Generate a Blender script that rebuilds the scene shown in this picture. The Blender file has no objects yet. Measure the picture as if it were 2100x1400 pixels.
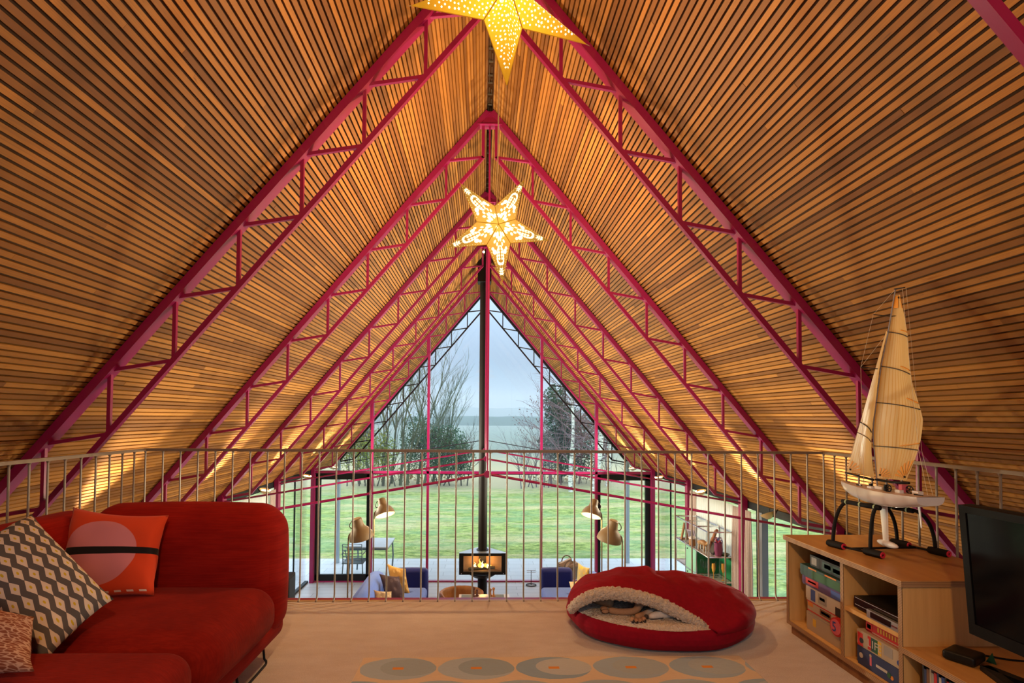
import bpy, bmesh, math, random
from mathutils import Vector, Matrix, noise
random.seed(7)
PI = math.pi
scene = bpy.context.scene
COL = scene.collection

# ------------------------------------------------------------------ camera
F = 1100.0
cam_d = bpy.data.cameras.new('camera'); cam = bpy.data.objects.new('camera', cam_d); COL.objects.link(cam)
yaw, pitch, roll = -0.02669, 0.03062, 0.00650
cy, sy = math.cos(yaw), math.sin(yaw); cp, sp = math.cos(pitch), math.sin(pitch); cr, sr = math.cos(roll), math.sin(roll)
Rz = Matrix(((cy, sy, 0), (-sy, cy, 0), (0, 0, 1)))
Rx = Matrix(((1, 0, 0), (0, cp, sp), (0, -sp, cp)))
Ry = Matrix(((cr, 0, sr), (0, 1, 0), (-sr, 0, cr)))
RR = Ry @ Rx @ Rz
right, fwd, up = RR[0], RR[1], RR[2]
M = Matrix((right, up, -fwd)).transposed().to_4x4()
M.translation = Vector((-0.05722, 0, 1.2336))
cam.matrix_world = M
cam_d.sensor_width = 36; cam_d.sensor_fit = 'HORIZONTAL'
cam_d.lens = F / 2100 * 36
cam_d.shift_x = (1050 - 1018.246) / 2100
cam_d.shift_y = (820.656 - 700) / 2100
cam_d.clip_start = 0.05; cam_d.clip_end = 3000
scene.camera = cam

scene.view_settings.view_transform = 'Standard'
scene.view_settings.look = 'None'
scene.view_settings.gamma = 1
scene.view_settings.exposure = 0.0
scene.view_settings.use_curve_mapping = False
cyc = scene.cycles
cyc.max_bounces = 7; cyc.diffuse_bounces = 3; cyc.glossy_bounces = 3; cyc.transmission_bounces = 4
cyc.transparent_max_bounces = 14; cyc.volume_bounces = 0
cyc.caustics_reflective = False; cyc.caustics_refractive = False
cyc.sample_clamp_indirect = 4.0
cyc.use_denoising = True

# ------------------------------------------------------------------ mesh builder
class MB:
    def __init__(s):
        s.v = []; s.f = []; s.m = []; s.a = []; s.uv = []
    def add(s, vs, fs, m=0, a=0.5, uv=None):
        b = len(s.v)
        s.v.extend(Vector(p) for p in vs)
        s.a.extend([a] * len(vs))
        s.uv.extend(uv if uv else [(0, 0, 0)] * len(vs))
        for f in fs:
            s.f.append(tuple(i + b for i in f)); s.m.append(m)
        return s
    def box(s, c, d, rot=None, m=0, a=0.5):
        hx, hy, hz = d[0] / 2, d[1] / 2, d[2] / 2
        vs = [Vector((x, y, z)) for x in (-hx, hx) for y in (-hy, hy) for z in (-hz, hz)]
        if rot is not None: vs = [rot @ p for p in vs]
        vs = [p + Vector(c) for p in vs]
        return s.add(vs, [(0, 1, 3, 2), (4, 6, 7, 5), (0, 4, 5, 1), (2, 3, 7, 6), (0, 2, 6, 4), (1, 5, 7, 3)], m, a)
    def bb(s, x0, x1, y0, y1, z0, z1, m=0, a=0.5):
        return s.box(((x0 + x1) / 2, (y0 + y1) / 2, (z0 + z1) / 2), (abs(x1 - x0), abs(y1 - y0), abs(z1 - z0)), None, m, a)
    def beam(s, p0, p1, w, h, up=(0, 1, 0), m=0, a=0.5):
        # w is the size along `up`, h the size across both
        p0, p1 = Vector(p0), Vector(p1); d = (p1 - p0); L = d.length; d.normalize()
        u = Vector(up); u = (u - d * u.dot(d)).normalized(); n = d.cross(u)
        R = Matrix((d, u, n)).transposed()
        return s.box((p0 + p1) / 2, (L, w, h), R, m, a)
    def tube(s, pts, r, n=8, m=0, a=0.5, caps=True):
        pts = [Vector(p) for p in pts]
        rs = r if isinstance(r, (list, tuple)) else [r] * len(pts)
        d0 = (pts[1] - pts[0]).normalized()
        ref = Vector((0, 0, 1)) if abs(d0.z) < 0.9 else Vector((1, 0, 0))
        u = (ref - d0 * ref.dot(d0)).normalized()
        vs = []; fs = []
        for i, p in enumerate(pts):
            d = (pts[min(i + 1, len(pts) - 1)] - pts[max(i - 1, 0)])
            if d.length < 1e-9: d = d0.copy()
            d.normalize()
            u = (u - d * u.dot(d))
            if u.length < 1e-6: u = Vector((1, 0, 0)).cross(d)
            u.normalize(); w = d.cross(u)
            for k in range(n):
                t = 2 * PI * k / n
                vs.append(p + (u * math.cos(t) + w * math.sin(t)) * rs[i])
        for i in range(len(pts) - 1):
            for k in range(n):
                k2 = (k + 1) % n
                fs.append((i * n + k, i * n + k2, (i + 1) * n + k2, (i + 1) * n + k))
        if caps:
            fs.append(tuple(range(n - 1, -1, -1))); e = (len(pts) - 1) * n
            fs.append(tuple(range(e, e + n)))
        return s.add(vs, fs, m, a)
    def lathe(s, prof, n=24, o=(0, 0, 0), rot=None, m=0, a=0.5, close=False):
        vs = []; fs = []
        for (r, z) in prof:
            for k in range(n):
                t = 2 * PI * k / n
                p = Vector((r * math.cos(t), r * math.sin(t), z))
                if rot is not None: p = rot @ p
                vs.append(p + Vector(o))
        for i in range(len(prof) - 1):
            for k in range(n):
                k2 = (k + 1) % n
                fs.append((i * n + k, i * n + k2, (i + 1) * n + k2, (i + 1) * n + k))
        if close:
            fs.append(tuple(range(n - 1, -1, -1))); e = (len(prof) - 1) * n
            fs.append(tuple(range(e, e + n)))
        return s.add(vs, fs, m, a)
    def ball(s, c, r, nu=16, nv=10, m=0, a=0.5, sc=(1, 1, 1), rot=None):
        prof = [(math.sin(PI * i / nv) * 1.0, -math.cos(PI * i / nv)) for i in range(nv + 1)]
        prof[0] = (0.001, -1); prof[-1] = (0.001, 1)
        S = Matrix.Diagonal(Vector((sc[0] * r, sc[1] * r, sc[2] * r)))
        if rot is not None: S = rot @ S
        return s.lathe(prof, nu, c, S, m, a)
    def prism(s, poly, y0, y1, plane='XZ', m=0, a=0.5):
        n = len(poly)
        def P(p, t):
            if plane == 'XZ': return (p[0], t, p[1])
            if plane == 'XY': return (p[0], p[1], t)
            return (t, p[0], p[1])
        vs = [P(p, y0) for p in poly] + [P(p, y1) for p in poly]
        fs = [tuple(range(n)), tuple(range(2 * n - 1, n - 1, -1))]
        for i in range(n):
            j = (i + 1) % n; fs.append((i, i + n, j + n, j))
        return s.add(vs, fs, m, a)
    def grid(s, fn, nu, nv, m=0, a=0.5, wrapu=False):
        vs = []; uv = []; fs = []
        for j in range(nv + 1):
            for i in range(nu + 1):
                vs.append(fn(i / nu, j / nv)); uv.append((i / nu, j / nv, 0))
        for j in range(nv):
            for i in range(nu):
                b = j * (nu + 1) + i
                fs.append((b, b + 1, b + nu + 2, b + nu + 1))
        return s.add(vs, fs, m, a, uv)
    def rbox(s, c, d, r, seg=5, bulge=0.0, rot=None, m=0, a=0.5, fill=6):
        h = [x / 2 for x in d]
        r = min(r, min(h) * 0.999)
        def coords(hh):
            inner = hh - r
            l = [-hh + r * (1 - math.cos(PI / 2 * i / seg)) for i in range(seg)]
            l2 = [-inner + 2 * inner * i / fill for i in range(fill + 1)]
            return l + l2 + [-x for x in reversed(l)]
        for ax in range(3):
            b, cc = (ax + 1) % 3, (ax + 2) % 3
            cb, ccs = coords(h[b]), coords(h[cc])
            for sg in (-1, 1):
                vs = []; uv = []
                for y in ccs:
                    for x in cb:
                        q = [0, 0, 0]; q[ax] = sg * h[ax]; q[b] = x; q[cc] = y
                        inn = [max(-(h[k] - r), min(h[k] - r, q[k])) for k in range(3)]
                        dd = Vector([q[k] - inn[k] for k in range(3)])
                        nrm = dd.normalized() if dd.length > 1e-9 else Vector((0, 0, 0))
                        p = Vector(inn) + nrm * r
                        if bulge:
                            k = math.cos(PI / 2 * min(1, abs(x) / h[b])) * math.cos(PI / 2 * min(1, abs(y) / h[cc]))
                            p[ax] += sg * bulge * k
                        if rot is not None: p = rot @ p
                        vs.append(p + Vector(c)); uv.append((x / d[b] + .5, y / d[cc] + .5, 0))
                nx, ny = len(cb), len(ccs)
                fs = []
                for j in range(ny - 1):
                    for i in range(nx - 1):
                        k = j * nx + i
                        fs.append((k, k + 1, k + nx + 1, k + nx) if sg > 0 else (k, k + nx, k + nx + 1, k + 1))
                s.add(vs, fs, m, a, uv)
        return s
    def build(s, name, mats, parent=None, smooth=False, merge=False):
        me = bpy.data.meshes.new(name)
        off = WL.get(parent.name, Vector((0, 0, 0))) if parent else Vector((0, 0, 0))
        me.from_pydata([tuple(p - off) for p in s.v], [], s.f)
        mats = mats if isinstance(mats, (list, tuple)) else [mats]
        for mt in mats: me.materials.append(mt)
        if len(mats) > 1: me.polygons.foreach_set('material_index', s.m)
        at = me.attributes.new('tone', 'FLOAT', 'POINT'); at.data.foreach_set('value', s.a)
        at = me.attributes.new('uvw', 'FLOAT_VECTOR', 'POINT'); at.data.foreach_set('vector', [c for t in s.uv for c in t])
        if merge or smooth:
            bm = bmesh.new(); bm.from_mesh(me)
            if merge: bmesh.ops.remove_doubles(bm, verts=bm.verts, dist=1e-5)
            bmesh.ops.recalc_face_normals(bm, faces=bm.faces)
            bm.to_mesh(me); bm.free()
        if smooth:
            me.polygons.foreach_set('use_smooth', [True] * len(me.polygons))
            if smooth != 'all':
                try: me.set_sharp_from_angle(angle=math.radians(40))
                except Exception: pass
        me.update()
        o = bpy.data.objects.new(name, me); COL.objects.link(o)
        if parent: o.parent = parent
        WL[o.name] = off.copy()
        return o

WL = {}
def thing(name, label, cat, loc=(0, 0, 0), group=None):
    o = bpy.data.objects.new(name, None); COL.objects.link(o)
    o.location = loc; o.empty_display_size = 0.1
    WL[o.name] = Vector(loc)
    o['label'] = label; o['category'] = cat
    if group: o['group'] = group
    return o
def tag(o, label, cat, group=None):
    o['label'] = label; o['category'] = cat
    if group: o['group'] = group
    return o
def struct(o, label=None, cat=None):
    o['kind'] = 'structure'
    if label: o['label'] = label
    if cat: o['category'] = cat
    return o
def sroot(name, label, cat, loc=(0, 0, 0)):
    o = thing(name, label, cat, loc); o['kind'] = 'structure'; return o
def copy_thing(root, delta, label, group=None):
    d = Vector(delta)
    def rec(o, par):
        c = o.copy(); COL.objects.link(c)
        if par: c.parent = par
        for ch in list(o.children): rec(ch, c)
        return c
    kids = None
    c = rec(root, None)
    c.location = root.location + d
    WL[c.name] = WL.get(root.name, Vector()) + d
    c['label'] = label
    if group: c['group'] = group
    return c
def up_rot(d, twist=0.0):
    """matrix taking +Z to d"""
    d = Vector(d).normalized()
    return Vector((0, 0, 1)).rotation_difference(d).to_matrix() @ Matrix.Rotation(twist, 3, 'Z')
def bez(p0, p1, p2, p3, n=10):
    p0, p1, p2, p3 = map(Vector, (p0, p1, p2, p3)); out = []
    for i in range(n + 1):
        t = i / n; k = 1 - t
        out.append(p0 * k**3 + p1 * 3 * k * k * t + p2 * 3 * k * t * t + p3 * t**3)
    return out
def catmull(pts, n=6):
    pts = [Vector(p) for p in pts]; out = []
    for i in range(len(pts) - 1):
        a = pts[max(i - 1, 0)]; b = pts[i]; c = pts[i + 1]; d = pts[min(i + 2, len(pts) - 1)]
        for k in range(n):
            t = k / n
            out.append(0.5 * ((2 * b) + (c - a) * t + (2 * a - 5 * b + 4 * c - d) * t * t + (3 * b - a - 3 * c + d) * t**3))
    out.append(pts[-1]); return out

# ------------------------------------------------------------------ materials
class NT:
    def __init__(s, name):
        s.mat = bpy.data.materials.new(name); s.mat.use_nodes = True
        s.t = s.mat.node_tree; s.t.nodes.clear()
        s.out = s.t.nodes.new('ShaderNodeOutputMaterial')
    def n(s, typ, **kw):
        nd = s.t.nodes.new('ShaderNode' + typ)
        for k, v in kw.items():
            if k.startswith('i_'):
                nd.inputs[k[2:].replace('_', ' ')].default_value = v
            else: setattr(nd, k, v)
        return nd
    def l(s, a, b): s.t.links.new(a, b)
    def math(s, op, a, b=None, c=None):
        nd = s.t.nodes.new('ShaderNodeMath'); nd.operation = op
        for i, x in enumerate((a, b, c)):
            if x is None: continue
            if isinstance(x, (int, float)): nd.inputs[i].default_value = x
            else: s.l(x, nd.inputs[i])
        return nd.outputs[0]
    def mix(s, fac, a, b, mode='MIX'):
        nd = s.t.nodes.new('ShaderNodeMix'); nd.data_type = 'RGBA'; nd.blend_type = mode
        for idx, x in ((0, fac), (6, a), (7, b)):
            if isinstance(x, (int, float)): nd.inputs[idx].default_value = x
            elif isinstance(x, (tuple, list)): nd.inputs[idx].default_value = (*x[:3], 1)
            else: s.l(x, nd.inputs[idx])
        return nd.outputs[2]
    def attr(s, name): return s.n('Attribute', attribute_name=name)
    def noise(s, vec, scale, detail=3, rough=.5):
        nd = s.n('TexNoise'); nd.inputs['Scale'].default_value = scale; nd.inputs['Detail'].default_value = detail; nd.inputs['Roughness'].default_value = rough
        if vec is not None: s.l(vec, nd.inputs['Vector'])
        return nd.outputs['Fac']
    def mapping(s, vec, scale=(1, 1, 1), loc=(0, 0, 0), rot=(0, 0, 0)):
        nd = s.n('Mapping'); nd.inputs['Scale'].default_value = scale; nd.inputs['Location'].default_value = loc; nd.inputs['Rotation'].default_value = rot
        s.l(vec, nd.inputs['Vector']); return nd.outputs[0]
    def geo(s): return s.n('NewGeometry').outputs['Position']
    def obj(s): return s.n('TexCoord').outputs['Object']
    def ramp(s, fac, lo, hi):
        nd = s.n('MapRange'); nd.inputs['From Min'].default_value = lo; nd.inputs['From Max'].default_value = hi
        s.l(fac, nd.inputs['Value']); return nd.outputs[0]
    def prin(s, col, rough=.5, metal=0, bump=None, bstr=.3, bdist=.01, spec=.5, sheen=0, trans=0, **kw):
        p = s.n('BsdfPrincipled')
        if isinstance(col, (tuple, list)): p.inputs['Base Color'].default_value = (*col[:3], 1)
        else: s.l(col, p.inputs['Base Color'])
        if isinstance(rough, (int, float)): p.inputs['Roughness'].default_value = rough
        else: s.l(rough, p.inputs['Roughness'])
        p.inputs['Metallic'].default_value = metal
        p.inputs['Specular IOR Level'].default_value = spec
        if sheen: p.inputs['Sheen Weight'].default_value = sheen
        if trans: p.inputs['Transmission Weight'].default_value = trans
        if bump is not None:
            b = s.n('Bump'); b.inputs['Strength'].default_value = bstr; b.inputs['Distance'].default_value = bdist
            s.l(bump, b.inputs['Height']); s.l(b.outputs[0], p.inputs['Normal'])
        s.l(p.outputs[0], s.out.inputs['Surface'])
        return p

def paint(name, col, rough=.45, metal=0, var=.12, spec=.5):
    t = NT(name); nz = t.noise(t.obj(), 6, 4)
    c = t.mix(nz, tuple(x * (1 - var) for x in col), tuple(min(1, x * (1 + var)) for x in col))
    t.prin(c, rough, metal, spec=spec); return t.mat
def emis(name, col, st):
    t = NT(name); e = t.n('Emission'); e.inputs['Color'].default_value = (*col, 1); e.inputs['Strength'].default_value = st
    t.l(e.outputs[0], t.out.inputs['Surface']); return t.mat
def fabric(name, col, col2=None, scale=60, rough=.9, bstr=.25, bdist=.003, sheen=.15, stretch=(1, 1, 1)):
    t = NT(name); v = t.mapping(t.geo(), stretch)
    nz = t.noise(v, scale, 4, .6); big = t.noise(t.geo(), 7, 3)
    col2 = col2 or tuple(x * .72 for x in col)
    c = t.mix(t.ramp(nz, .3, .7), col2, col); c = t.mix(t.math('MULTIPLY', big, .35), c, tuple(x * .7 for x in col))
    t.prin(c, rough, bump=nz, bstr=bstr, bdist=bdist, sheen=sheen, spec=.2); return t.mat

# magenta steel paint
PINK = paint('magenta_paint', (.235, .006, .066), .30, var=.05, spec=.55)
RAILM = paint('rail_paint', (.24, .185, .135), .4, .2)
BLACK = paint('black_paint', (.008, .008, .009), .45, spec=.22)
BLACKR = paint('black_rubber', (.009, .008, .008), .7, spec=.2)
DARKST = paint('dark_grey_steel', (.008, .012, .015), .5, spec=.2)
GREYST = paint('grey_steel', (.28, .36, .42), .5)
CHROME = paint('chrome', (.8, .8, .8), .18, 1.0, .02)
WHITEP = paint('white_plastic', (.72, .70, .70), .3)
SILVER = paint('silver_plastic', (.5, .5, .5), .3, .8)
REDRUB = paint('red_rubber', (.65, .02, .06), .5)
def wood_slat():
    t = NT('ceiling_slat_wood'); a = t.attr('tone').outputs['Fac']
    p = t.geo()
    g1 = t.noise(t.mapping(p, (420, 2.2, 420)), 1.0, 2, .6)     # laminate lines that run with the slat
    g2 = t.noise(t.mapping(p, (60, 6, 60)), 1.0, 4, .6)
    c = t.mix(a, (.165, .060, .009), (.40, .165, .027))
    c = t.mix(t.math('MULTIPLY', t.ramp(g1, .42, .58), .38), c, (.17, .070, .028))
    c = t.mix(t.math('MULTIPLY', t.ramp(g2, .66, .74), .7), c, (.10, .040, .016))
    t.prin(c, .6, spec=.3); return t.mat
SLAT = wood_slat()
SLATBACK = paint('slat_backing', (.09, .037, .012), .9)
def plywood(name, c1, c2, rough=.4, ax=(3, 3, 40)):
    t = NT(name); p = t.geo()
    n1 = t.noise(t.mapping(p, ax), 1.2, 5, .6); n2 = t.noise(t.mapping(p, tuple(x * 5 for x in ax)), 1.0, 3)
    c = t.mix(t.ramp(n1, .35, .65), c1, c2); c = t.mix(t.math('MULTIPLY', n2, .22), c, tuple(x * .55 for x in c1))
    t.prin(c, rough, spec=.35); return t.mat
PLY = plywood('birch_plywood', (.74, .44, .165), (.64, .36, .12), .4, (22, 22, 1.5))
PLYTOP_LIT = plywood('warm_lit_plywood_top', (.52, .27, .085), (.43, .205, .062), .33, (16, 1.2, 16))  # same plywood, with the warmer light on the tops put into its colour
def plyedge():
    t = NT('plywood_edge'); p = t.geo()
    w = t.n('TexWave', wave_type='BANDS', bands_direction='Z'); w.inputs['Scale'].default_value = 48; w.inputs['Distortion'].default_value = .4
    t.l(p, w.inputs['Vector'])
    c = t.mix(w.outputs['Fac'], (.20, .10, .045), (.46, .27, .13)); t.prin(c, .55); return t.mat
PLYEDGE = plyedge()
WOODB = plywood('brown_wood', (.30, .14, .05), (.22, .09, .03), .5, (20, 20, 2))
def carpet():
    t = NT('carpet_pile'); p = t.geo()
    n1 = t.noise(t.mapping(p, (1, 1, 1)), 260, 3, .7); n2 = t.noise(t.mapping(p, (1.2, 3, 1)), 5, 4, .6); n3 = t.noise(p, 45, 3)
    c = t.mix(t.ramp(n1, .3, .7), (.50, .43, .38), (.77, .69, .62)); c = t.mix(t.math('MULTIPLY', t.ramp(n2, .35, .7), .45), c, (.48, .385, .32))
    c = t.mix(t.math('MULTIPLY', n3, .2), c, (.40, .33, .27))
    t.prin(c, .95, bump=n1, bstr=.6, bdist=.006, spec=.1, sheen=.1); return t.mat
CARPET = carpet()
def planks(name, c1, c2, sx, sy, rough, wet=None):
    t = NT(name); p = t.geo()
    b = t.n('TexBrick'); b.inputs['Scale'].default_value = 1.0; b.inputs['Brick Width'].default_value = sx; b.inputs['Row Height'].default_value = sy
    b.inputs['Mortar Size'].default_value = .006; b.inputs['Color1'].default_value = (*c1, 1); b.inputs['Color2'].default_value = (*c2, 1)
    b.inputs['Mortar'].default_value = (*[x * .45 for x in c1], 1); t.l(p, b.inputs['Vector'])
    nz = t.noise(t.mapping(p, (3, 14, 3)), 2.0, 5, .6)
    c = t.mix(t.math('MULTIPLY', nz, .35), b.outputs['Color'], tuple(x * .6 for x in c1))
    r = rough
    if wet: r = t.math('MULTIPLY_ADD', t.noise(p, 1.4, 3), wet, rough)
    t.prin(c, r, bump=b.outputs['Fac'], bstr=.2, bdist=-.004); return t.mat
GFLOOR = planks('lounge_floor_planks', (.40, .42, .44), (.33, .35, .37), 1.3, .19, .35)
PATIO = planks('patio_paving', (.46, .50, .53), (.40, .44, .47), .6, .3, .30, .25)
def glass(name, ior=1.5, tint=(.97, .99, .985)):
    t = NT(name); lw = t.n('LayerWeight'); f0 = ((ior - 1) / (ior + 1)) ** 2
    f = t.math('MULTIPLY_ADD', t.math('POWER', lw.outputs['Facing'], 5), 1 - f0, f0)
    tr = t.n('BsdfTransparent'); tr.inputs['Color'].default_value = (*tint, 1)
    g = t.n('BsdfGlossy'); g.inputs['Roughness'].default_value = 0.0
    mx = t.n('MixShader'); t.l(f, mx.inputs[0]); t.l(tr.outputs[0], mx.inputs[1]); t.l(g.outputs[0], mx.inputs[2])
    t.l(mx.outputs[0], t.out.inputs['Surface']); return t.mat
GLASS = glass('window_glass', 1.45)
GLASSW = glass('drinking_glass', 1.45, (.90, .93, .92))

# light levels
STAR_W = (205, 680, 650)
UP_W = (800, 1250)
LAMP_W = 80
SKY_S = 1.0
SKY = ((0.0, (.33, .46, .58)), (.10, (.33, .46, .66)), (.30, (1.0, 1.35, 1.8)), (1.0, (4.0, 4.5, 5.0)))

# ================================================================== SHELL
ZR, SL = 4.345, 1.190            # ridge height of the slat face line, slope
TY = [3.36915 + (i - 1) * 1.93888 for i in range(7)]; TY[0] = 1.385
YB, YF = -2.6, TY[6] + .10
EX = 3.60                        # half width at the eaves
NRM = math.hypot(1, SL)
GZ = -2.16                       # lounge floor
PZ = -2.30                       # ground outside
YR = 3.645; XRAIL = 2.297        # front line of the balustrade
def roofz(x): return ZR - SL * abs(x)

def slats(side):
    m = MB(); back = MB()
    ux, uz = side / NRM, -SL / NRM            # down the slope
    nx, nz = side * SL / NRM, 1 / NRM         # outward (up) normal
    pitch, face, dep = .0378, .0258, .016
    s = .058
    Ltot = (EX + .03) * NRM
    R = Matrix(((0, ux, nx), (1, 0, 0), (0, uz, nz)))    # local x -> Y, y -> down the slope, z -> outward
    while s < Ltot:
        y = YB; base = random.random()
        while y < YF:
            e = min(YF, y + random.uniform(1.6, 4.4))
            tone = min(1, max(0, .5 + (random.random() - .5) * 1.15))
            c = Vector((ux * s, (y + e) / 2, ZR + uz * s)) + Vector((nx, 0, nz)) * (dep / 2 + .004 + random.uniform(-.001, .001))
            m.box(c, (e - y - .0008, face, dep), R, 0, tone)
            y = e
        s += pitch
    x0, x1 = .032, EX + .05
    t0 = .0225
    pts = []
    for x in (x0, x1):
        for t in (t0, t0 + .16):
            pts.append((side * x + nx * t, ZR - SL * x + nz * t))
    a, b, c, d = pts
    back.prism([a, c, d, b], YB, YF, 'XZ')
    name = 'ceiling_left' if side < 0 else 'ceiling_right'
    o = m.build(name, SLAT)
    struct(o, 'slope of timber ceiling slats ' + ('over the red sofa' if side < 0 else 'over the model yacht'), 'ceiling')
    b = back.build('backing_board', SLATBACK, o)
    return o
slats(-1); slats(1)
# ridge slot with the vent strip
m = MB()
m.bb(-.10, .10, YB, YF, ZR + .08, ZR + .2)
m.bb(-.034, -.028, YB, YF, ZR - .03, ZR + .1); m.bb(.028, .034, YB, YF, ZR - .03, ZR + .1)
o = struct(m.build('trim_1', SLATBACK), 'dark open slot along the roof ridge', 'trim')
m = MB(); y = YB + .1
while y < TY[5]:
    k_ = random.uniform(.05, .16)
    m.bb(-.014, -.009, y, y + k_, ZR + .055, ZR + .06); m.bb(.008, .013, y + .02, y + k_ * .8, ZR + .05, ZR + .055)
    m.bb(-.02, .02, y + k_, y + k_ + .012, ZR + .05, ZR + .06)
    y += k_ + random.uniform(.02, .12)
m.build('vent_strip', paint('vent_metal', (.16, .15, .13), .5), o)

# ------------------------------------------------------------------ trusses
XN = [.433 + .384 * j for j in range(8)]
def truss(i, mat, label, ext=False):
    y = TY[i]
    t = thing('roof_truss', label, 'roof truss', (0, y, 0), 'lattice roof trusses')
    oc = lambda x: ZR - .040 - SL * abs(x)
    ic = lambda x: ZR - .432 - SL * abs(x)
    off = .05
    for s in (-1, 1):
        p0, p1 = (s * .02, y, oc(.02)), (s * 3.53, y, oc(3.53))
        MB().beam(p0, p1, .086, .050).build('rafter', mat, t)
        MB().beam((s * .066, y, ic(.066)), (s * XN[7], y, ic(XN[7])), .034, .032).build('lower_chord', mat, t)
        MB().beam((s * .066, y, ic(.066) - .014), (s * .066, y, 4.19), .034, .03, (0, 1, 0)).build('hanger', mat, t)
        MB().beam((s * XN[7], y, ic(XN[7])), (s * 3.47, y, .135), .034, .03).build('heel_strut', mat, t)
        prev = .066
        for x in XN:
            MB().beam((s * x, y, oc(x)), (s * x, y, ic(x)), .022, .022, (0, 1, 0)).build('strut', mat, t)
            MB().beam((s * prev, y, ic(prev)), (s * x, y, oc(x)), .022, .022).build('strut', mat, t)
            prev = x
        # column
        cw = .075
        MB().bb(s * 3.50 - cw / 2, s * 3.50 + cw / 2, y - .055, y + .055, (PZ if ext else GZ), .175).build('column', GREYST if ext else mat, t)
    MB().prism([(-.125, 4.155), (.125, 4.155), (.032, 4.285), (-.032, 4.285)], y - .035, y + .035).build('ridge_plate', mat, t)
    if not ext: MB().bb(-.125, .125, y - .05, y + .05, 4.147, 4.157).build('plate_flange', mat, t)
    if i >= 2 and i != 5:
        zd = .668
        for s in (-1, 1):
            MB().tube([(s * 3.47, y, .082), (0, y, zd)], .013 if not ext else .009, 8).build('tie_rod', mat, t)
        MB().tube([(0, y, zd), (0, y, 4.16)], .0095, 8).build('king_rod', mat, t)
        MB().lathe([(.001, -.02), (.034, -.02), (.034, .02), (.001, .02)], 20, (0, y, zd), Matrix.Rotation(PI / 2, 3, 'X')).build('tie_disc', mat, t)
    return t
TRL = {0: 'magenta roof truss with one rafter crossing the corner of the ceiling high above the television',
       1: 'largest magenta lattice truss, its rafters running behind the bigger star lantern',
       2: 'magenta lattice truss whose ridge plate shows clear above the smaller star lantern',
       3: 'magenta lattice truss whose ridge plate peeks out between the smaller star points',
       4: 'magenta lattice truss just before the black chimney box, tied by the third disc down',
       5: 'magenta lattice truss fixed in the plane of the gable glazing',
       6: 'dark steel lattice truss outdoors, seen against the sky through the gable glass'}
for i in range(7): truss(i, DARKST if i == 6 else PINK, TRL[i], i == 6)

# ------------------------------------------------------------------ mezzanine floor
m = MB(); m.bb(-XRAIL - .03, XRAIL + .03, YB + .1, YR - .012, -.16, 0)
floor = struct(m.build('floor', CARPET), 'beige carpeted mezzanine floor', 'floor')
m = MB(); m.bb(-XRAIL - .03, XRAIL + .03, YR - .012, YR + .012, -.012, .002)
m.build('edge_strip', paint('brass_strip', (.50, .36, .18), .35, .4), floor)
m = MB(); m.bb(-XRAIL - .05, XRAIL + .05, YR + .012, YR + .066, -.20, -.002)
struct(m.build('trim_2', PINK), 'magenta steel beam along the open floor edge', 'beam')
# balustrade
bal = thing('balustrade', 'slim taupe metal balustrade of thin round bars around the open floor edge', 'railing', (0, YR, 0))
YS = .25
m = MB(); hr = .011
m.beam((-XRAIL - hr, YR, 1.0), (XRAIL + hr, YR, 1.0), .022, .018, (0, 1, 0))
for s in (-1, 1): m.beam((s * XRAIL, YS, 1.0), (s * XRAIL, YR, 1.0), .022, .018, (1, 0, 0))
m.build('handrail', RAILM, bal)
bx = [-XRAIL + i * 2 * XRAIL / 40 for i in range(41)]
def baluster(x, y, dx, dy):
    pts = [(x, y, .993), (x, y, .05), (x + dx * .004, y + dy * .004, .028), (x + dx * .012, y + dy * .012, .012), (x + dx * .03, y + dy * .03, .006)]
    m = MB().tube(pts, .0055, 8)
    m.lathe([(.0055, 0), (.0095, .012)], 8, (x, y, .98))
    o = m.build('baluster', RAILM, bal, smooth=True)
for x in bx: baluster(x, YR, 0, -1)
for s in (-1, 1):
    y = YR - .1148
    while y > YS:
        baluster(s * XRAIL, y, -s, 0); y -= .1148

# ------------------------------------------------------------------ lounge floor, side walls
m = MB(); m.bb(-3.62, 3.62, YB, TY[5] + .05, GZ - .2, GZ)
struct(m.build('floor_lounge', GFLOOR), 'grey plank floor of the lounge below', 'floor')
WALLM = paint('white_plaster', (.62, .60, .56), .8)
for s, nm in ((-1, 'wall_left'), (1, 'wall_right')):
    m = MB(); m.bb(s * 3.58, s * 3.68, YB, TY[1] + 1.2, GZ, .12)
    struct(m.build(nm, WALLM), 'white side wall below the eaves', 'wall')
# head board and eaves gutter line along both sides
for k, s in enumerate((-1, 1)):
    m = MB(); m.bb(s * 3.545, s * 3.66, TY[1] + 1.2, TY[5], .02, .115)
    struct(m.build('trim_%d' % (3 + k), BLACK), 'dark head rail above the side windows', 'trim')
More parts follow.
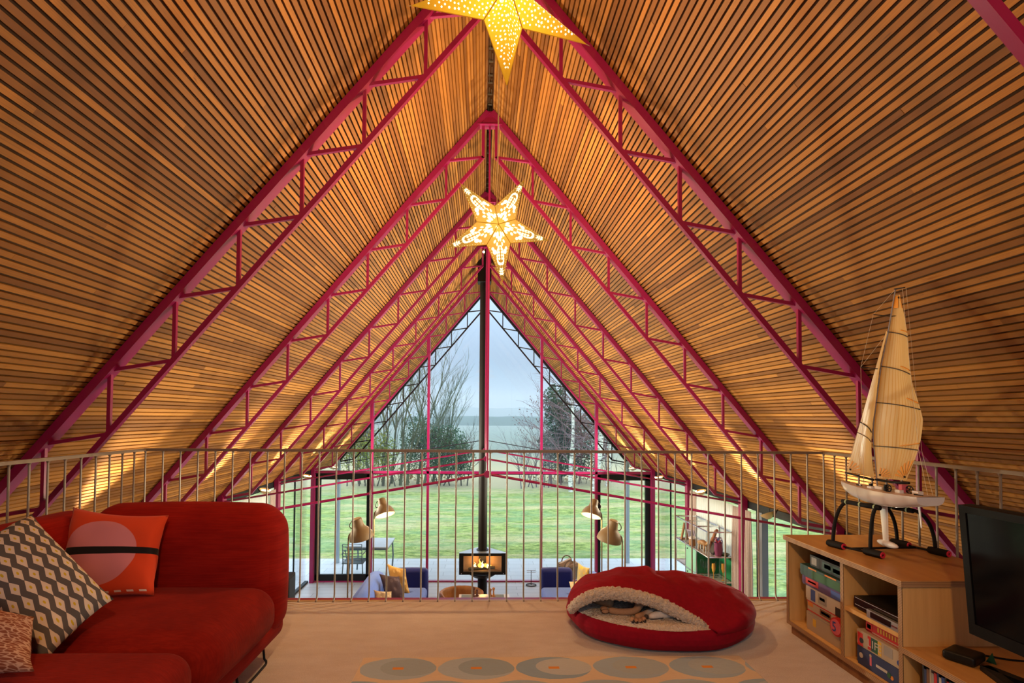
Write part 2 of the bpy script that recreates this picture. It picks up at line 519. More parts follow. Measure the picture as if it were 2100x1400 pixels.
# side glazing
def pane(name, x0, x1, y0, y1, z0, z1, parent):
    MB().bb(x0, x1, y0, y1, z0, z1).build(name, GLASS, parent)
for k, s in enumerate((-1, 1)):
    w = sroot('window_%d' % (2 + k), 'full height side glazing below the eaves', 'window', (s * 3.6, 7, 0))
    for a, b in ((TY[1] + 1.2, TY[2]), (TY[2], TY[3]), (TY[3], TY[4]), (TY[4], TY[5])):
        pane('pane', s * 3.60, s * 3.612, a + .06, b - .06, GZ + .02, .02, w)
    MB().bb(s * 3.57, s * 3.64, TY[1] + 1.2, TY[5], GZ, GZ + .035).build('sill_rail', DARKST, w)
    if s > 0:
        MB().bb(3.545, 3.625, 6.915, 6.985, GZ, .03).build('mullion', BLACK, w)
        MB().bb(3.545, 3.625, 6.84, 6.912, GZ, .03).build('mullion', paint('window_grey', (.12, .12, .14), .5), w)
    MB().bb(s * 3.59, s * 3.62, TY[4] + 1.15, TY[4] + 1.165, GZ, .03).build('mullion', BLACK, w)

# ------------------------------------------------------------------ gable glazing
YG = TY[5] + .06
g = sroot('window_1', 'tall triangular gable glazing with magenta posts', 'window', (0, YG, 0))
for x in (-2.315, -1.165, 0, 1.18, 2.325):
    top = ZR - .06 - SL * abs(x)
    MB().bb(x - .024, x + .024, YG - .07, YG + .02, GZ, top).build('mullion', PINK, g)
MB().bb(-3.46, 3.46, YG - .07, YG + .02, .055, .105).build('transom', PINK, g)
MB().bb(-3.46, 3.46, YG - .068, YG + .019, .038, .055).build('transom_gasket', BLACK, g)
MB().bb(-3.46, 3.46, YG - .06, YG + .02, GZ - .01, GZ + .025).build('bottom_rail', PINK, g)
for s in (-1, 1):
    MB().beam((0, YG + .01, ZR - .012), (s * 3.53, YG + .01, ZR - .012 - SL * 3.53), .03, .022).build('verge_bead', BLACK, g)
    xs = [0, 1.17, 2.32, 3.5]
    for a, b in zip(xs[:-1], xs[1:]):
        za, zb = ZR - SL * a, max(.1, ZR - SL * b)
        poly = [(s * a, .1), (s * b, .1), (s * b, zb), (s * a, za)]
        MB().prism(poly, YG + .004, YG + .012).build('pane', GLASS, g)
        if a < 2: MB().bb(s * a, s * b, YG + .004, YG + .012, GZ + .02, .055).build('pane', GLASS, g)
for k, s in enumerate((-1, 1)):
    d = sroot('door_%d' % (1 + k), 'black framed glass door at the end of the gable wall', 'door', (s * 2.9, YG, 0))
    x0, x1 = (2.345, 3.455)
    fw = .095
    for a, b in ((x0, x0 + fw * .75), (x1 - fw, x1)): MB().bb(s * a, s * b, YG - .04, YG + .03, GZ + .03, .04).build('frame_stile', BLACK, d)
    MB().bb(s * x0, s * x1, YG - .04, YG + .03, -.075, .04).build('frame_rail', BLACK, d)
    MB().bb(s * x0, s * x1, YG - .04, YG + .03, GZ + .03, GZ + .15).build('frame_rail', BLACK, d)
    MB().bb(s * (x0 + fw * .7), s * (x1 - fw), YG, YG + .008, GZ + .14, -.07).build('pane', GLASS, d)

# rear gable wall behind the viewpoint, with its own big window
m = MB()
for s in (-1, 1):
    m.prism([(s * 2.6, GZ), (s * 3.6, GZ), (s * 3.6, .05), (s * 2.6, 1.2)], YB, YB + .1)
m.bb(-2.6, 2.6, YB, YB + .1, GZ, .1)
struct(m.build('wall_back', WALLM), 'rear gable wall behind the viewpoint', 'wall')
w = sroot('window_4', 'rear gable window behind the viewpoint', 'window', (0, YB, 0))
for x in (-2.6, -1.3, 0, 1.3, 2.6): MB().bb(x - .03, x + .03, YB, YB + .08, .1, roofz(x) - .05).build('mullion', BLACK, w)
for s in (-1, 1): MB().prism([(0, .1), (s * 2.6, .1), (s * 2.6, roofz(2.6)), (0, ZR)], YB + .03, YB + .04).build('pane', GLASS, w)

# curtains at the side bays
def curtain(x, y0, y1, z0, z1, amp, folds, mat, label, group=None, tilt=0):
    def fn(u, v):
        y = y0 + (y1 - y0) * u; z = z1 + (z0 - z1) * v
        k = .35 + .65 * min(1, v * 3)
        return Vector((x + amp * k * math.sin(u * folds * 2 * PI + .6 * math.sin(v * 3 + u * 9)), y + tilt * v * (u - .5), z))
    m = MB().grid(fn, folds * 8, 12)
    o = m.build('curtain', mat, None, smooth='all')
    sol = o.modifiers.new('s', 'SOLIDIFY'); sol.thickness = .004
    return tag(o, label, 'curtain', group)
def sheer_mat():
    t = NT('sheer_voile'); a = t.n('BsdfTranslucent'); a.inputs['Color'].default_value = (.85, .85, .80, 1)
    b = t.n('BsdfDiffuse'); b.inputs['Color'].default_value = (.85, .84, .80, 1); c = t.n('BsdfTransparent')
    m1 = t.n('MixShader'); m1.inputs[0].default_value = .5; t.l(a.outputs[0], m1.inputs[1]); t.l(b.outputs[0], m1.inputs[2])
    m2 = t.n('MixShader'); m2.inputs[0].default_value = .22; t.l(m1.outputs[0], m2.inputs[1]); t.l(c.outputs[0], m2.inputs[2])
    t.l(m2.outputs[0], t.out.inputs['Surface']); return t.mat
SHEER = sheer_mat()
DRAPE = fabric('linen_drape', (.48, .38, .34), (.40, .31, .27), 80)
curtain(3.52, TY[3] + .33, TY[4] - .30, GZ + .02, .0, .018, 16, SHEER, 'white sheer curtain across the side window behind the chrome shelf')
curtain(-3.52, TY[3] + .1, TY[4] - .30, GZ + .02, .0, .018, 16, SHEER, 'white sheer curtain showing just above the back of the red sofa')
curtain(3.50, TY[4] - .32, TY[4] - .08, GZ + .02, .0, .035, 4, DRAPE, 'gathered taupe drape beside the far shelf end, against the slim dark red column')
curtain(-3.50, TY[4] - .32, TY[4] - .08, GZ + .02, .0, .035, 4, DRAPE, 'gathered taupe drape beside the column above the sofa corner')
curtain(3.50, TY[3] + .08, TY[3] + .30, GZ + .02, .0, .03, 4, DRAPE, 'gathered pinkish drape just behind the broad magenta column')
curtain(3.50, TY[3] - .20, TY[3] - .07, GZ + .02, .0, .03, 3, DRAPE, 'bunched drape between the broad magenta column and the dark window post')

# ------------------------------------------------------------------ outdoors
def lawn_mat():
    t = NT('lawn_grass'); p = t.geo()
    n1 = t.noise(t.mapping(p, (.5, .9, 1)), 1.0, 5, .7); n2 = t.noise(t.mapping(p, (2.2, 5, 1)), 1.3, 6, .75); n3 = t.noise(t.mapping(p, (.25, 1.1, 1), (3, 1, 0)), 1.0, 5, .7)
    n4 = t.noise(t.mapping(p, (14, 30, 1)), 1.5, 3, .7)
    c = t.mix(t.ramp(n2, .42, .58), (.105, .165, .035), (.34, .42, .13)); c = t.mix(t.math('MULTIPLY', t.ramp(n1, .45, .58), .55), c, (.16, .29, .15))
    c = t.mix(t.math('MULTIPLY', t.ramp(n3, .48, .62), .85), c, (.46, .41, .22)); c = t.mix(t.math('MULTIPLY', t.ramp(n4, .48, .62), .55), c, (.08, .13, .05))
    sx = t.n('SeparateXYZ'); t.l(p, sx.inputs[0])
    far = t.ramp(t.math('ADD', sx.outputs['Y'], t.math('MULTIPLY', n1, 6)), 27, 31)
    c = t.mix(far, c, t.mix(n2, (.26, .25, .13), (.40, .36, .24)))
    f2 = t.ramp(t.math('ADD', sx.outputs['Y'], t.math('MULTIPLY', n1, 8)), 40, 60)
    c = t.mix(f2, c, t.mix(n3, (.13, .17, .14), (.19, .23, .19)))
    t.prin(c, .9, bump=n2, bstr=.6, bdist=.05, spec=.1); return t.mat
def gfn(u, v):
    x = -140 + 280 * u; y = 12.6 + 600 * v**2.2
    z = PZ + .0 + (.05 * noise.noise(Vector((x * .35, y * .35, 0))) if y > 14.5 else 0)
    return Vector((x, y, z))
m = MB().grid(gfn, 90, 110)
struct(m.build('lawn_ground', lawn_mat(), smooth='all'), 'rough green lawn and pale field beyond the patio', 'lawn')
m = MB(); m.bb(-60, 60, -12, 12.6, PZ - .1, PZ - .004)
struct(m.build('side_ground', lawn_mat()), 'grass ground beside the house', 'lawn')
m = MB(); m.bb(-5.6, 5.6, TY[5] + .05, 13.45, PZ - .1, PZ + .012); m.bb(-4.9, -3.66, 4, TY[5] + .05, PZ - .1, PZ + .01); m.bb(3.66, 4.6, 4, TY[5] + .05, PZ - .1, PZ + .01)
struct(m.build('patio', PATIO), 'wet grey paving outside the gable', 'patio')
GRAVEL = None
def gravel_mat():
    t = NT('gravel'); v = t.n('TexVoronoi'); v.inputs['Scale'].default_value = 38; t.l(t.geo(), v.inputs['Vector'])
    c = t.mix(v.outputs['Distance'], (.62, .55, .45), (.22, .19, .15)); t.prin(c, .9, bump=v.outputs['Distance'], bstr=.6, bdist=-.02); return t.mat
m = MB(); m.bb(-5.6, -4.9, 9.0, TY[5] + .9, PZ - .1, PZ + .016); m.bb(4.6, 5.3, 9.0, TY[5] + .9, PZ - .1, PZ + .016)
o = struct(m.build('gravel_strip', gravel_mat()), 'pale gravel strips beside the paving', 'gravel')
# distant wood and hills
def ridge(name, y, x0, x1, h, base, seed, col, label, n=160):
    m = MB(); pf = []
    for i in range(n + 1):
        x = x0 + (x1 - x0) * i / n
        z = base + h * (.55 + .45 * noise.noise(Vector((x * .012 * 100 / (y**.5 * 5), seed, 0))) + .22 * noise.noise(Vector((x * .09, seed, 3))))
        pf.append((x, z))
    vs = []; fs = []
    for k, (dy, kz) in enumerate(((0, 0), (6, .7), (16, 1), (90, .7))):
        for (x, z) in pf: vs.append((x, y + dy, (PZ - 1) * (1 - kz) + z * kz))
    w = n + 1
    for k in range(3):
        for i in range(n): fs.append((k * w + i, k * w + i + 1, (k + 1) * w + i + 1, (k + 1) * w + i))
    m.add(vs, fs)
    t = NT(name); nz = t.noise(t.geo(), .25, 5, .7); c = t.mix(nz, col, tuple(x * .45 for x in col)); t.prin(c, .95, spec=.05)
    o = m.build(name, t.mat, smooth='all'); return struct(o, label, 'hill')
ridge('far_hills', 520, -420, 420, 8.5, 5.5, 4.0, (.10, .15, .11), 'low wooded hills on the horizon')
ridge('far_woodland', 210, -160, 160, 2.6, .05, 9.0, (.06, .10, .06), 'distant belt of woodland across the pale field')
# morning mist over the field
t = NT('mist'); vs_ = t.n('VolumeScatter'); vs_.inputs['Color'].default_value = (.30, .365, .415, 1); vs_.inputs['Density'].default_value = .0068; vs_.inputs['Anisotropy'].default_value = 0
t.l(vs_.outputs[0], t.out.inputs['Volume'])
m = MB(); m.bb(-170, 170, 14.2, 640, PZ - 3, 26)
o = m.build('mist', t.mat); o['kind'] = 'stuff'; o['label'] = 'thin blue mist over the field and trees'; o['category'] = 'mist'

# ------------------------------------------------------------------ trees
BARK = plywood('bark', (.13, .12, .09), (.06, .055, .04), .9, (8, 8, 2))
BARKT = plywood('mossy_bark', (.17, .19, .10), (.08, .09, .05), .9, (8, 8, 2))
def birch_mat():
    t = NT('birch_bark'); p = t.geo(); n1 = t.noise(t.mapping(p, (2.5, 2.5, 9)), 1.4, 4, .7)
    c = t.mix(t.ramp(n1, .50, .62), (.85, .84, .78), (.12, .11, .10)); t.prin(c, .8); return t.mat
BIRCH = birch_mat()
def leafm(name, c1, c2):
    t = NT(name); a = t.attr('tone').outputs['Fac']; c = t.mix(a, c1, c2)
    d = t.n('BsdfDiffuse'); t.l(c, d.inputs['Color']); tr = t.n('BsdfTranslucent'); t.l(c, tr.inputs['Color'])
    mx = t.n('MixShader'); mx.inputs[0].default_value = .3; t.l(d.outputs[0], mx.inputs[1]); t.l(tr.outputs[0], mx.inputs[2]); t.l(mx.outputs[0], t.out.inputs['Surface']); return t.mat
L_YEL = leafm('yellow_green_leaf', (.30, .30, .04), (.17, .26, .05)); L_GRN = leafm('dark_ivy_leaf', (.035, .10, .05), (.10, .19, .09)); L_CON = leafm('evergreen_leaf', (.02, .075, .035), (.06, .14, .07))
L_RUS = leafm('russet_leaf', (.22, .12, .10), (.14, .09, .09)); L_TAN = leafm('tan_leaf', (.33, .20, .08), (.22, .16, .07))
def grow(m, p, d, L, r, depth, spread, up=.0, rng=random, tips=None, k=3):
    n = 4; pts = [p.copy()]; q = p.copy(); dd = d.copy()
    for i in range(n):
        dd = (dd + Vector((rng.uniform(-1, 1), rng.uniform(-1, 1), rng.uniform(-1, 1))) * .10 + Vector((0, 0, up * .1))).normalized()
        q = q + dd * L / n; pts.append(q.copy())
    m.tube(pts, [r * (1 - .45 * i / n) for i in range(n + 1)], 5 if depth > 2 else 3, caps=False)
    if depth <= 0:
        if tips is not None: tips.append(q)
        return
    for i in range(k):
        t = rng.uniform(.35, 1.0) if i else 1.0
        b = pts[0].lerp(pts[-1], t) if t < 1 else pts[-1]
        j = min(n, int(t * n)); b = pts[j]
        side = Vector((rng.gauss(0, 1), rng.gauss(0, 1), rng.gauss(0, .7)))
        nd = (dd + side.normalized() * spread * rng.uniform(.5, 1.1)).normalized()
        nd = (nd + Vector((0, 0, up))).normalized()
        grow(m, b, nd, L * rng.uniform(.55, .80), r * .54, depth - 1, spread, up, rng, tips, k)
def leaves(m, cen, rad, n, size, rng, shell=.35):
    for i in range(n):
        v = Vector((rng.gauss(0, 1), rng.gauss(0, 1), rng.gauss(0, 1))).normalized() * (rng.random() ** shell)
        c = Vector((cen[0] + v.x * rad[0], cen[1] + v.y * rad[1], cen[2] + v.z * rad[2]))
        leaf(m, c, size * rng.uniform(.6, 1.3), rng)
def leaf(m, c, s, rng):
    a = Vector((rng.gauss(0, 1), rng.gauss(0, 1), rng.gauss(0, 1))).normalized(); b = a.orthogonal().normalized()
    b = Matrix.Rotation(rng.random() * 6.28, 3, a) @ b; e = a.cross(b)
    m.add([c - b * s, c + e * s * .5, c + b * s, c - e * s * .5], [(0, 1, 2, 3)], 0, rng.random())
rng = random.Random(3)
# broad bare tree left of the flue
bt = thing('bare_tree', 'broad leafless many-stemmed tree on the lawn edge, its crown fanning towards the flue', 'tree', (-4.6, 28, PZ))
m = MB(); tips = []
for i in range(11):
    x = -6.3 + i * .40 + rng.uniform(-.1, .1)
    a = (i - 4.2) * .050
    L = 3.15 - abs(i - 6.5) * .10
    grow(m, Vector((x, 28 + rng.uniform(-.7, .7), PZ - .1)), Vector((a, rng.uniform(-.1, .1), 1)).normalized(), L, .085, 5, .48, .09, rng, tips, 3)
m.build('branches', BARKT, bt)
m = MB()
for tp in tips:
    if rng.random() < .04 and tp.x < -3.2: leaf(m, tp, .06, rng)
m.build('leaves', L_YEL, bt)
sh = thing('shrub', 'dark green ivy-clad shrub under the bare tree crown beside the flue', 'shrub', (-1.9, 27.5, PZ))
m = MB(); leaves(m, (-1.95, 27.5, -.45), (1.25, .9, 1.35), 4600, .062, rng, .5); leaves(m, (-3.3, 28.2, -.2), (1.1, .9, 1.6), 3000, .062, rng, .5); leaves(m, (-1.1, 27.8, -1.0), (.75, .7, .95), 1600, .058, rng, .5)
m.build('leaves', L_GRN, sh)
m = MB()
for i in range(6): grow(m, Vector((-2.3 + i * .3, 27.6, PZ)), Vector((rng.uniform(-.4, .5), 0, 1)).normalized(), 1.5, .04, 3, .6, .05, rng)
m.build('branches', BARK, sh)
sh = thing('shrub', 'yellow-green bush at the foot of the bare tree beside the gable mullion', 'shrub', (-5.2, 27, PZ))
m = MB(); leaves(m, (-5.3, 27, -.6), (1.1, .9, 1.3), 2200, .06, rng, .6); leaves(m, (-6.6, 27.4, -.5), (1.0, .8, 1.3), 1300, .06, rng, .6)
m.build('leaves', L_YEL, sh)
m = MB()
for i in range(9): grow(m, Vector((-6.8 + i * .3, 27.2, PZ)), Vector((rng.uniform(-.3, .3), 0, 1)).normalized(), 1.7, .035, 3, .5, .1, rng)
m.build('branches', BARK, sh)
# birches and evergreen on the other side
def birch(x, y, h, r, lean, label):
    t = thing('birch_tree', label, 'tree', (x, y, PZ))
    m = MB(); pts = []
    for i in range(10):
        k = i / 9; pts.append((x + lean * k + .10 * math.sin(k * 7 + x), y, PZ - .1 + h * k))
    m.tube(pts, [r * (1 - .6 * i / 9) for i in range(10)], 8); m.build('trunk', BIRCH, t)
    m = MB()
    for i in range(13):
        k = .25 + .75 * i / 13; p = Vector(pts[int(k * 9)])
        s = rng.choice((-1, 1)); grow(m, p, Vector((s * rng.uniform(.5, 1), rng.uniform(-.5, .5), rng.uniform(.3, .9))).normalized(), 1.5 * (1.15 - k * .5), .035, 3, .6, .0, rng)
    m.build('branches', paint('twig_mauve', (.17, .11, .12), .9), t)
    return t
birch(4.25, 25.4, 6.6, .105, -.15, 'white-barked birch with the slimmer trunk, nearer the gable centre')
birch(5.25, 25.0, 7.2, .15, .45, 'white-barked birch with the stouter leaning trunk, nearer the glass door')
birch(6.35, 27.5, 7.0, .09, .3, 'thin pale birch partly hidden behind the sloping canopy edge')
ev = thing('evergreen_tree', 'dark evergreen standing behind the birch trunks', 'tree', (4.1, 29, PZ))
m = MB()
for c, r_, n in (((3.9, 29, 2.1), (.7, .7, 1.0), 1100), ((4.3, 29, 1.0), (1.0, .8, 1.2), 1800), ((3.9, 29, -.2), (.95, .8, .8), 1300), ((5.0, 29.3, .0), (1.2, .8, 1.6), 1500), ((4.6, 29, -1.2), (1.4, .8, .8), 900)): leaves(m, c, r_, n, .085, rng)
m.build('leaves', L_CON, ev)
MB().tube([(4.2, 29, PZ), (4.2, 29, 1.5)], [.12, .05], 7).build('trunk', BARK, ev)
ru = thing('russet_tree', 'russet twiggy tree filling the gap around the two birch trunks', 'tree', (5.0, 28, PZ))
m = MB(); tips = []
for i in range(7): grow(m, Vector((3.6 + i * .5, 28 + rng.uniform(-.6, .6), PZ)), Vector((rng.uniform(-.25, .15), rng.uniform(-.2, .2), 1)).normalized(), 2.1, .05, 4, .55, .04, rng, tips, 3)
m.build('branches', paint('twig_russet', (.18, .115, .11), .9), ru)
m = MB()
for tp in tips:
    if rng.random() < .8: leaf(m, tp, .06, rng)
leaves(m, (5.6, 28, .1), (1.2, .8, 1.5), 900, .07, rng)
m.build('leaves', L_RUS, ru)
ms = thing('shrub', 'mauve leafless shrub in front of the pale field on the birch side of the flue', 'shrub', (2.6, 27, PZ))
m = MB()
for i in range(9): grow(m, Vector((1.9 + i * .2, 27 + rng.uniform(-.5, .5), PZ)), Vector((rng.uniform(-.45, .35), rng.uniform(-.2, .2), 1)).normalized(), 1.35, .03, 4, .6, .02, rng, None, 3)
m.build('branches', paint('twig_grey', (.15, .13, .15), .9), ms)
# undergrowth at the wood edge
for (x, n, lab, mat) in ((-3.5, 1, 'low scrub of stems at the lawn edge under the bare tree', BARK), (5.0, 2, 'low tawny scrub at the lawn edge around the birch feet', BARK)):
    s_ = thing('shrub', lab, 'shrub', (x, 29.5, PZ)); m = MB()
    for i in range(26): grow(m, Vector((x - 2.8 + i * .22, 29.5 + rng.uniform(-1, 1), PZ)), Vector((rng.uniform(-.3, .3), 0, 1)).normalized(), .8, .02, 2, .6, .05, rng)
    m.build('branches', mat, s_)
    m = MB(); leaves(m, (x, 29.8, -2.0), (2.8, .8, .5), 500, .07, rng); m.build('leaves', L_TAN, s_)

# ================================================================== RED SOFA
def corduroy(name, c1, c2, axis):
    t = NT(name); p = t.geo(); big = t.noise(t.mapping(p, (3, 3, 9)), 1.6, 4, .6)
    st = t.noise(t.mapping(p, axis), 1.0, 3, .6)
    c = t.mix(t.ramp(big, .3, .7), c2, c1); c = t.mix(t.math('MULTIPLY', t.ramp(st, .35, .65), .35), c, tuple(x * .5 for x in c2))
    t.prin(c, .85, bump=st, bstr=.35, bdist=.004, sheen=.03, spec=.06); return t.mat
RED_H = corduroy('red_ribbed_fabric', (.33, .013, .007), (.235, .007, .005), (6, 6, 190))
RED_S = corduroy('red_ribbed_seat_fabric', (.28, .015, .007), (.19, .008, .005), (25, 190, 25))
sofa = thing('sofa', 'red ribbed corner sofa with a rounded backrest on the mezzanine', 'sofa', (-1.6, 2.4, 0))
m = MB(); m.rbox((-1.515, 2.755, .455), (.94, .28, .66), .135, 7, .012); m.build('backrest', RED_H, sofa, smooth='all', merge=True)
m = MB(); m.rbox((-2.055, 1.75, .44), (.26, 2.10, .64), .11, 6, .01); m.build('side_backrest', RED_H, sofa, smooth='all', merge=True)
m = MB(); m.rbox((-1.472, 2.305, .31), (.90, .66, .235), .10, 7, .018); m.build('seat_cushion', RED_S, sofa, smooth='all', merge=True)
m = MB(); m.rbox((-1.54, 2.37, .165), (.93, 1.00, .13), .055, 5); m.build('base', RED_H, sofa, smooth='all', merge=True)
for (x, y0, y1) in ((-1.115, 2.72, 2.42), (-1.95, 2.72, 2.42)):
    pts = [(x - .02, y0, .12), (x - .01, y0, .03)] + bez((x, y0, .03), (x, y0, .006), (x, y0, .006), (x, y0 - .03, .006), 5)[1:] + bez((x, y1 + .03, .006), (x, y1, .006), (x, y1, .006), (x, y1, .03), 5) + [(x - .02, y1, .12)]
    MB().tube(pts, .006, 8).build('leg', BLACK, sofa, smooth='all')
ott = thing('ottoman', 'red ribbed seat block pushed against the front of the red sofa', 'ottoman', (-1.5, 1.5, 0))
m = MB(); m.rbox((-1.468, 1.475, .315), (.895, .86, .25), .085, 7, .012); m.build('seat_cushion', RED_S, ott, smooth='all', merge=True)
m = MB(); m.rbox((-1.468, 1.475, .135), (.85, .78, .13), .05, 5); m.build('base', RED_H, ott, smooth='all', merge=True)
for x in (-1.83, -1.12):
    MB().tube([(x, 1.8, .08), (x, 1.8, .006), (x, 1.15, .006), (x, 1.15, .08)], .006, 8).build('leg', BLACK, ott)

# ------------------------------------------------------------------ cushions
def pillow(mat, name, label, cat, corners, th, group=None, sag=0.0, n=26, pinch=.10):
    tl, tr, bl, br = map(Vector, corners)
    cen = (tl + tr + bl + br) / 4
    nrm = ((tr - tl).cross(bl - tl)).normalized()
    def mk(sg):
        def fn(u, v):
            # edges pulled in between the corners
            uu = u - .5; vv = v - .5
            e = 1 - pinch * (1 - (2 * vv) ** 2) * (abs(2 * uu) ** 3); f = 1 - pinch * (1 - (2 * uu) ** 2) * (abs(2 * vv) ** 3)
            uu *= e; vv *= f
            p = (tl * (1 - (uu + .5)) + tr * (uu + .5)) * (1 - (vv + .5)) + (bl * (1 - (uu + .5)) + br * (uu + .5)) * (vv + .5)
            t = th * (max(0, 1 - abs(2 * u - 1) ** 2.6) * max(0, 1 - abs(2 * v - 1) ** 2.6)) ** .55
            w = .012 * noise.noise(Vector((u * 4, v * 4, tl.x * 3))) * min(1, t / th * 2)
            return p + nrm * (sg * t + w) + Vector((0, 0, -sag * (1 - (2 * u - 1) ** 2) * (1 - v)))
        return fn
    m = MB(); m.grid(mk(1), n, n); m.grid(mk(-1), n, n)
    o = m.build(name, mat, None, smooth='all', merge=True)
    return tag(o, label, cat, group)
def chevron_mat():
    t = NT('zigzag_print'); s = t.n('SeparateXYZ'); t.l(t.attr('uvw').outputs['Vector'], s.inputs[0])
    a = t.math('MULTIPLY', s.outputs[0], 7.6); b = t.math('MULTIPLY', s.outputs[1], 8.4)
    wob = t.noise(t.attr('uvw').outputs['Vector'], 9, 2)
    a = t.math('ADD', a, t.math('MULTIPLY', wob, .25))
    row = t.math('FLOOR', b); par = t.math('MULTIPLY', row, .5)
    du = t.math('SUBTRACT', t.math('FRACT', t.math('ADD', a, par)), .5); dv = t.math('SUBTRACT', t.math('FRACT', b), .5)
    k = t.math('ADD', t.math('ABSOLUTE', du), t.math('MULTIPLY', t.math('ABSOLUTE', dv), 1.18))
    dia = t.math('LESS_THAN', k, .50)
    r = t.math('SQRT', t.math('ADD', t.math('POWER', du, 2), t.math('POWER', dv, 2))); dot = t.math('LESS_THAN', r, .10)
    c = t.mix(dia, (.095, .085, .085), (.60, .50, .42)); c = t.mix(dot, c, (.50, .36, .02))
    wv = t.noise(t.geo(), 500, 2); t.prin(c, .85, bump=wv, bstr=.2, bdist=.002, spec=.15); return t.mat
def circle_mat():
    t = NT('pink_circle_print'); s = t.n('SeparateXYZ'); t.l(t.attr('uvw').outputs['Vector'], s.inputs[0])
    u, v = s.outputs[0], s.outputs[1]
    du = t.math('DIVIDE', t.math('SUBTRACT', u, .46), .37); dv = t.math('DIVIDE', t.math('SUBTRACT', v, .49), .36)
    ins = t.math('LESS_THAN', t.math('ADD', t.math('POWER', du, 2), t.math('POWER', dv, 2)), 1)
    c = t.mix(ins, (.62, .060, .018), (.62, .22, .26))
    c = t.mix(t.math('MULTIPLY', t.math('LESS_THAN', t.math('ABSOLUTE', t.math('SUBTRACT', v, .47)), .038), t.math('GREATER_THAN', u, .10)), c, (.012, .010, .012))
    dash = t.math('MULTIPLY', t.math('LESS_THAN', t.math('ABSOLUTE', t.math('SUBTRACT', v, .935)), .012), t.math('LESS_THAN', t.math('FRACT', t.math('MULTIPLY', u, 9)), .55))
    c = t.mix(dash, c, (.75, .6, .55))
    t.prin(c, .85, spec=.15, sheen=.1); return t.mat
def lattice_mat():
    t = NT('brown_lattice_print'); v = t.n('TexVoronoi', feature='DISTANCE_TO_EDGE'); v.inputs['Scale'].default_value = 13
    mp = t.mapping(t.attr('uvw').outputs['Vector'], (1, 2, 1)); t.l(mp, v.inputs['Vector'])
    c = t.mix(t.ramp(v.outputs['Distance'], .05, .12), (.50, .30, .20), (.22, .07, .035)); t.prin(c, .85, spec=.15); return t.mat
def smallprint(name, c1, c2, sc):
    t = NT(name); v = t.n('TexVoronoi'); v.inputs['Scale'].default_value = sc; t.l(t.attr('uvw').outputs['Vector'], v.inputs['Vector'])
    c = t.mix(t.ramp(v.outputs['Distance'], .25, .35), c1, c2); t.prin(c, .85, spec=.15); return t.mat
def stripes(name, c1, c2, n):
    t = NT(name); s = t.n('SeparateXYZ'); t.l(t.attr('uvw').outputs['Vector'], s.inputs[0])
    k = t.math('LESS_THAN', t.math('FRACT', t.math('MULTIPLY', s.outputs[0], n)), .5); c = t.mix(k, c1, c2); t.prin(c, .85, spec=.15); return t.mat
pillow(circle_mat(), 'cushion', 'orange cushion printed with a large pink circle and black band, leaning on the sofa back', 'cushion',
       [(-1.985, 2.60, .795), (-1.515, 2.56, .765), (-1.955, 2.42, .375), (-1.478, 2.40, .445)], .075, 'cushions on the red sofa')
pillow(chevron_mat(), 'cushion', 'grey and cream zigzag cushion standing on its corner on the red sofa', 'cushion',
       [(-1.915, 2.28, .82), (-1.425, 2.06, .545), (-2.02, 2.02, .70), (-1.50, 1.84, .405)], .085, 'cushions on the red sofa', pinch=.07)
pillow(lattice_mat(), 'cushion', 'brown leaf-patterned cushion on the red seat block, in front of the zigzag one', 'cushion',
       [(-1.75, 1.80, .64), (-1.44, 1.72, .605), (-1.69, 1.58, .465), (-1.37, 1.64, .475)], .05, 'cushions on the red sofa')

# ================================================================== RUG
def rug_mat():
    t = NT('rug_circles'); p = t.geo(); s = t.n('SeparateXYZ'); t.l(p, s.inputs[0])
    x = t.math('DIVIDE', t.math('SUBTRACT', s.outputs[0], -.645), .379)
    y = t.math('DIVIDE', t.math('SUBTRACT', 2.775, s.outputs[1]), .238)
    row = t.math('FLOOR', y); x2 = t.math('ADD', x, t.math('MULTIPLY', row, .43))
    col = t.math('FLOOR', x2)
    wob = t.math('MULTIPLY', t.math('SUBTRACT', t.noise(p, 14, 2), .5), .10)
    du = t.math('MULTIPLY', t.math('SUBTRACT', t.math('FRACT', x2), .5), 2); dv = t.math('MULTIPLY', t.math('SUBTRACT', t.math('FRACT', y), .52), 2)
    r = t.math('ADD', t.math('SQRT', t.math('ADD', t.math('POWER', du, 2), t.math('POWER', dv, 2))), wob)
    rnd = t.n('TexWhiteNoise', noise_dimensions='2D'); cb = t.n('CombineXYZ'); t.l(col, cb.inputs[0]); t.l(row, cb.inputs[1]); t.l(cb.outputs[0], rnd.inputs['Vector'])
    ins = t.math('LESS_THAN', r, .97)
    inner = t.math('LESS_THAN', t.math('ADD', t.math('POWER', t.math('SUBTRACT', du, .28), 2), t.math('POWER', t.math('ADD', dv, .1), 2)), .55)
    fib = t.noise(t.mapping(p, (40, 160, 40)), 1, 3, .7)
    cA = t.mix(rnd.outputs['Value'], (.24, .37, .50), (.40, .50, .58)); cB = t.mix(rnd.outputs['Value'], (.50, .55, .57), (.29, .39, .46))
    cc = t.mix(inner, cA, cB)
    ora = t.math('MULTIPLY', t.math('LESS_THAN', t.math('ABSOLUTE', du), .14), t.math('LESS_THAN', t.math('ABSOLUTE', dv), .10))
    c = t.mix(ins, (.68, .54, .38), cc); c = t.mix(ora, c, (.70, .26, .03)); c = t.mix(t.math('MULTIPLY', fib, .3), c, (.30, .24, .19))
    t.prin(c, .95, bump=fib, bstr=.5, bdist=.004, spec=.1); return t.mat
m = MB(); m.rbox((.315, 1.93, .005), (1.93, 1.69, .012), .005, 2)
tag(m.build('rug', rug_mat()), 'pale rug patterned with rows of grey-blue ovals and orange dots', 'rug')

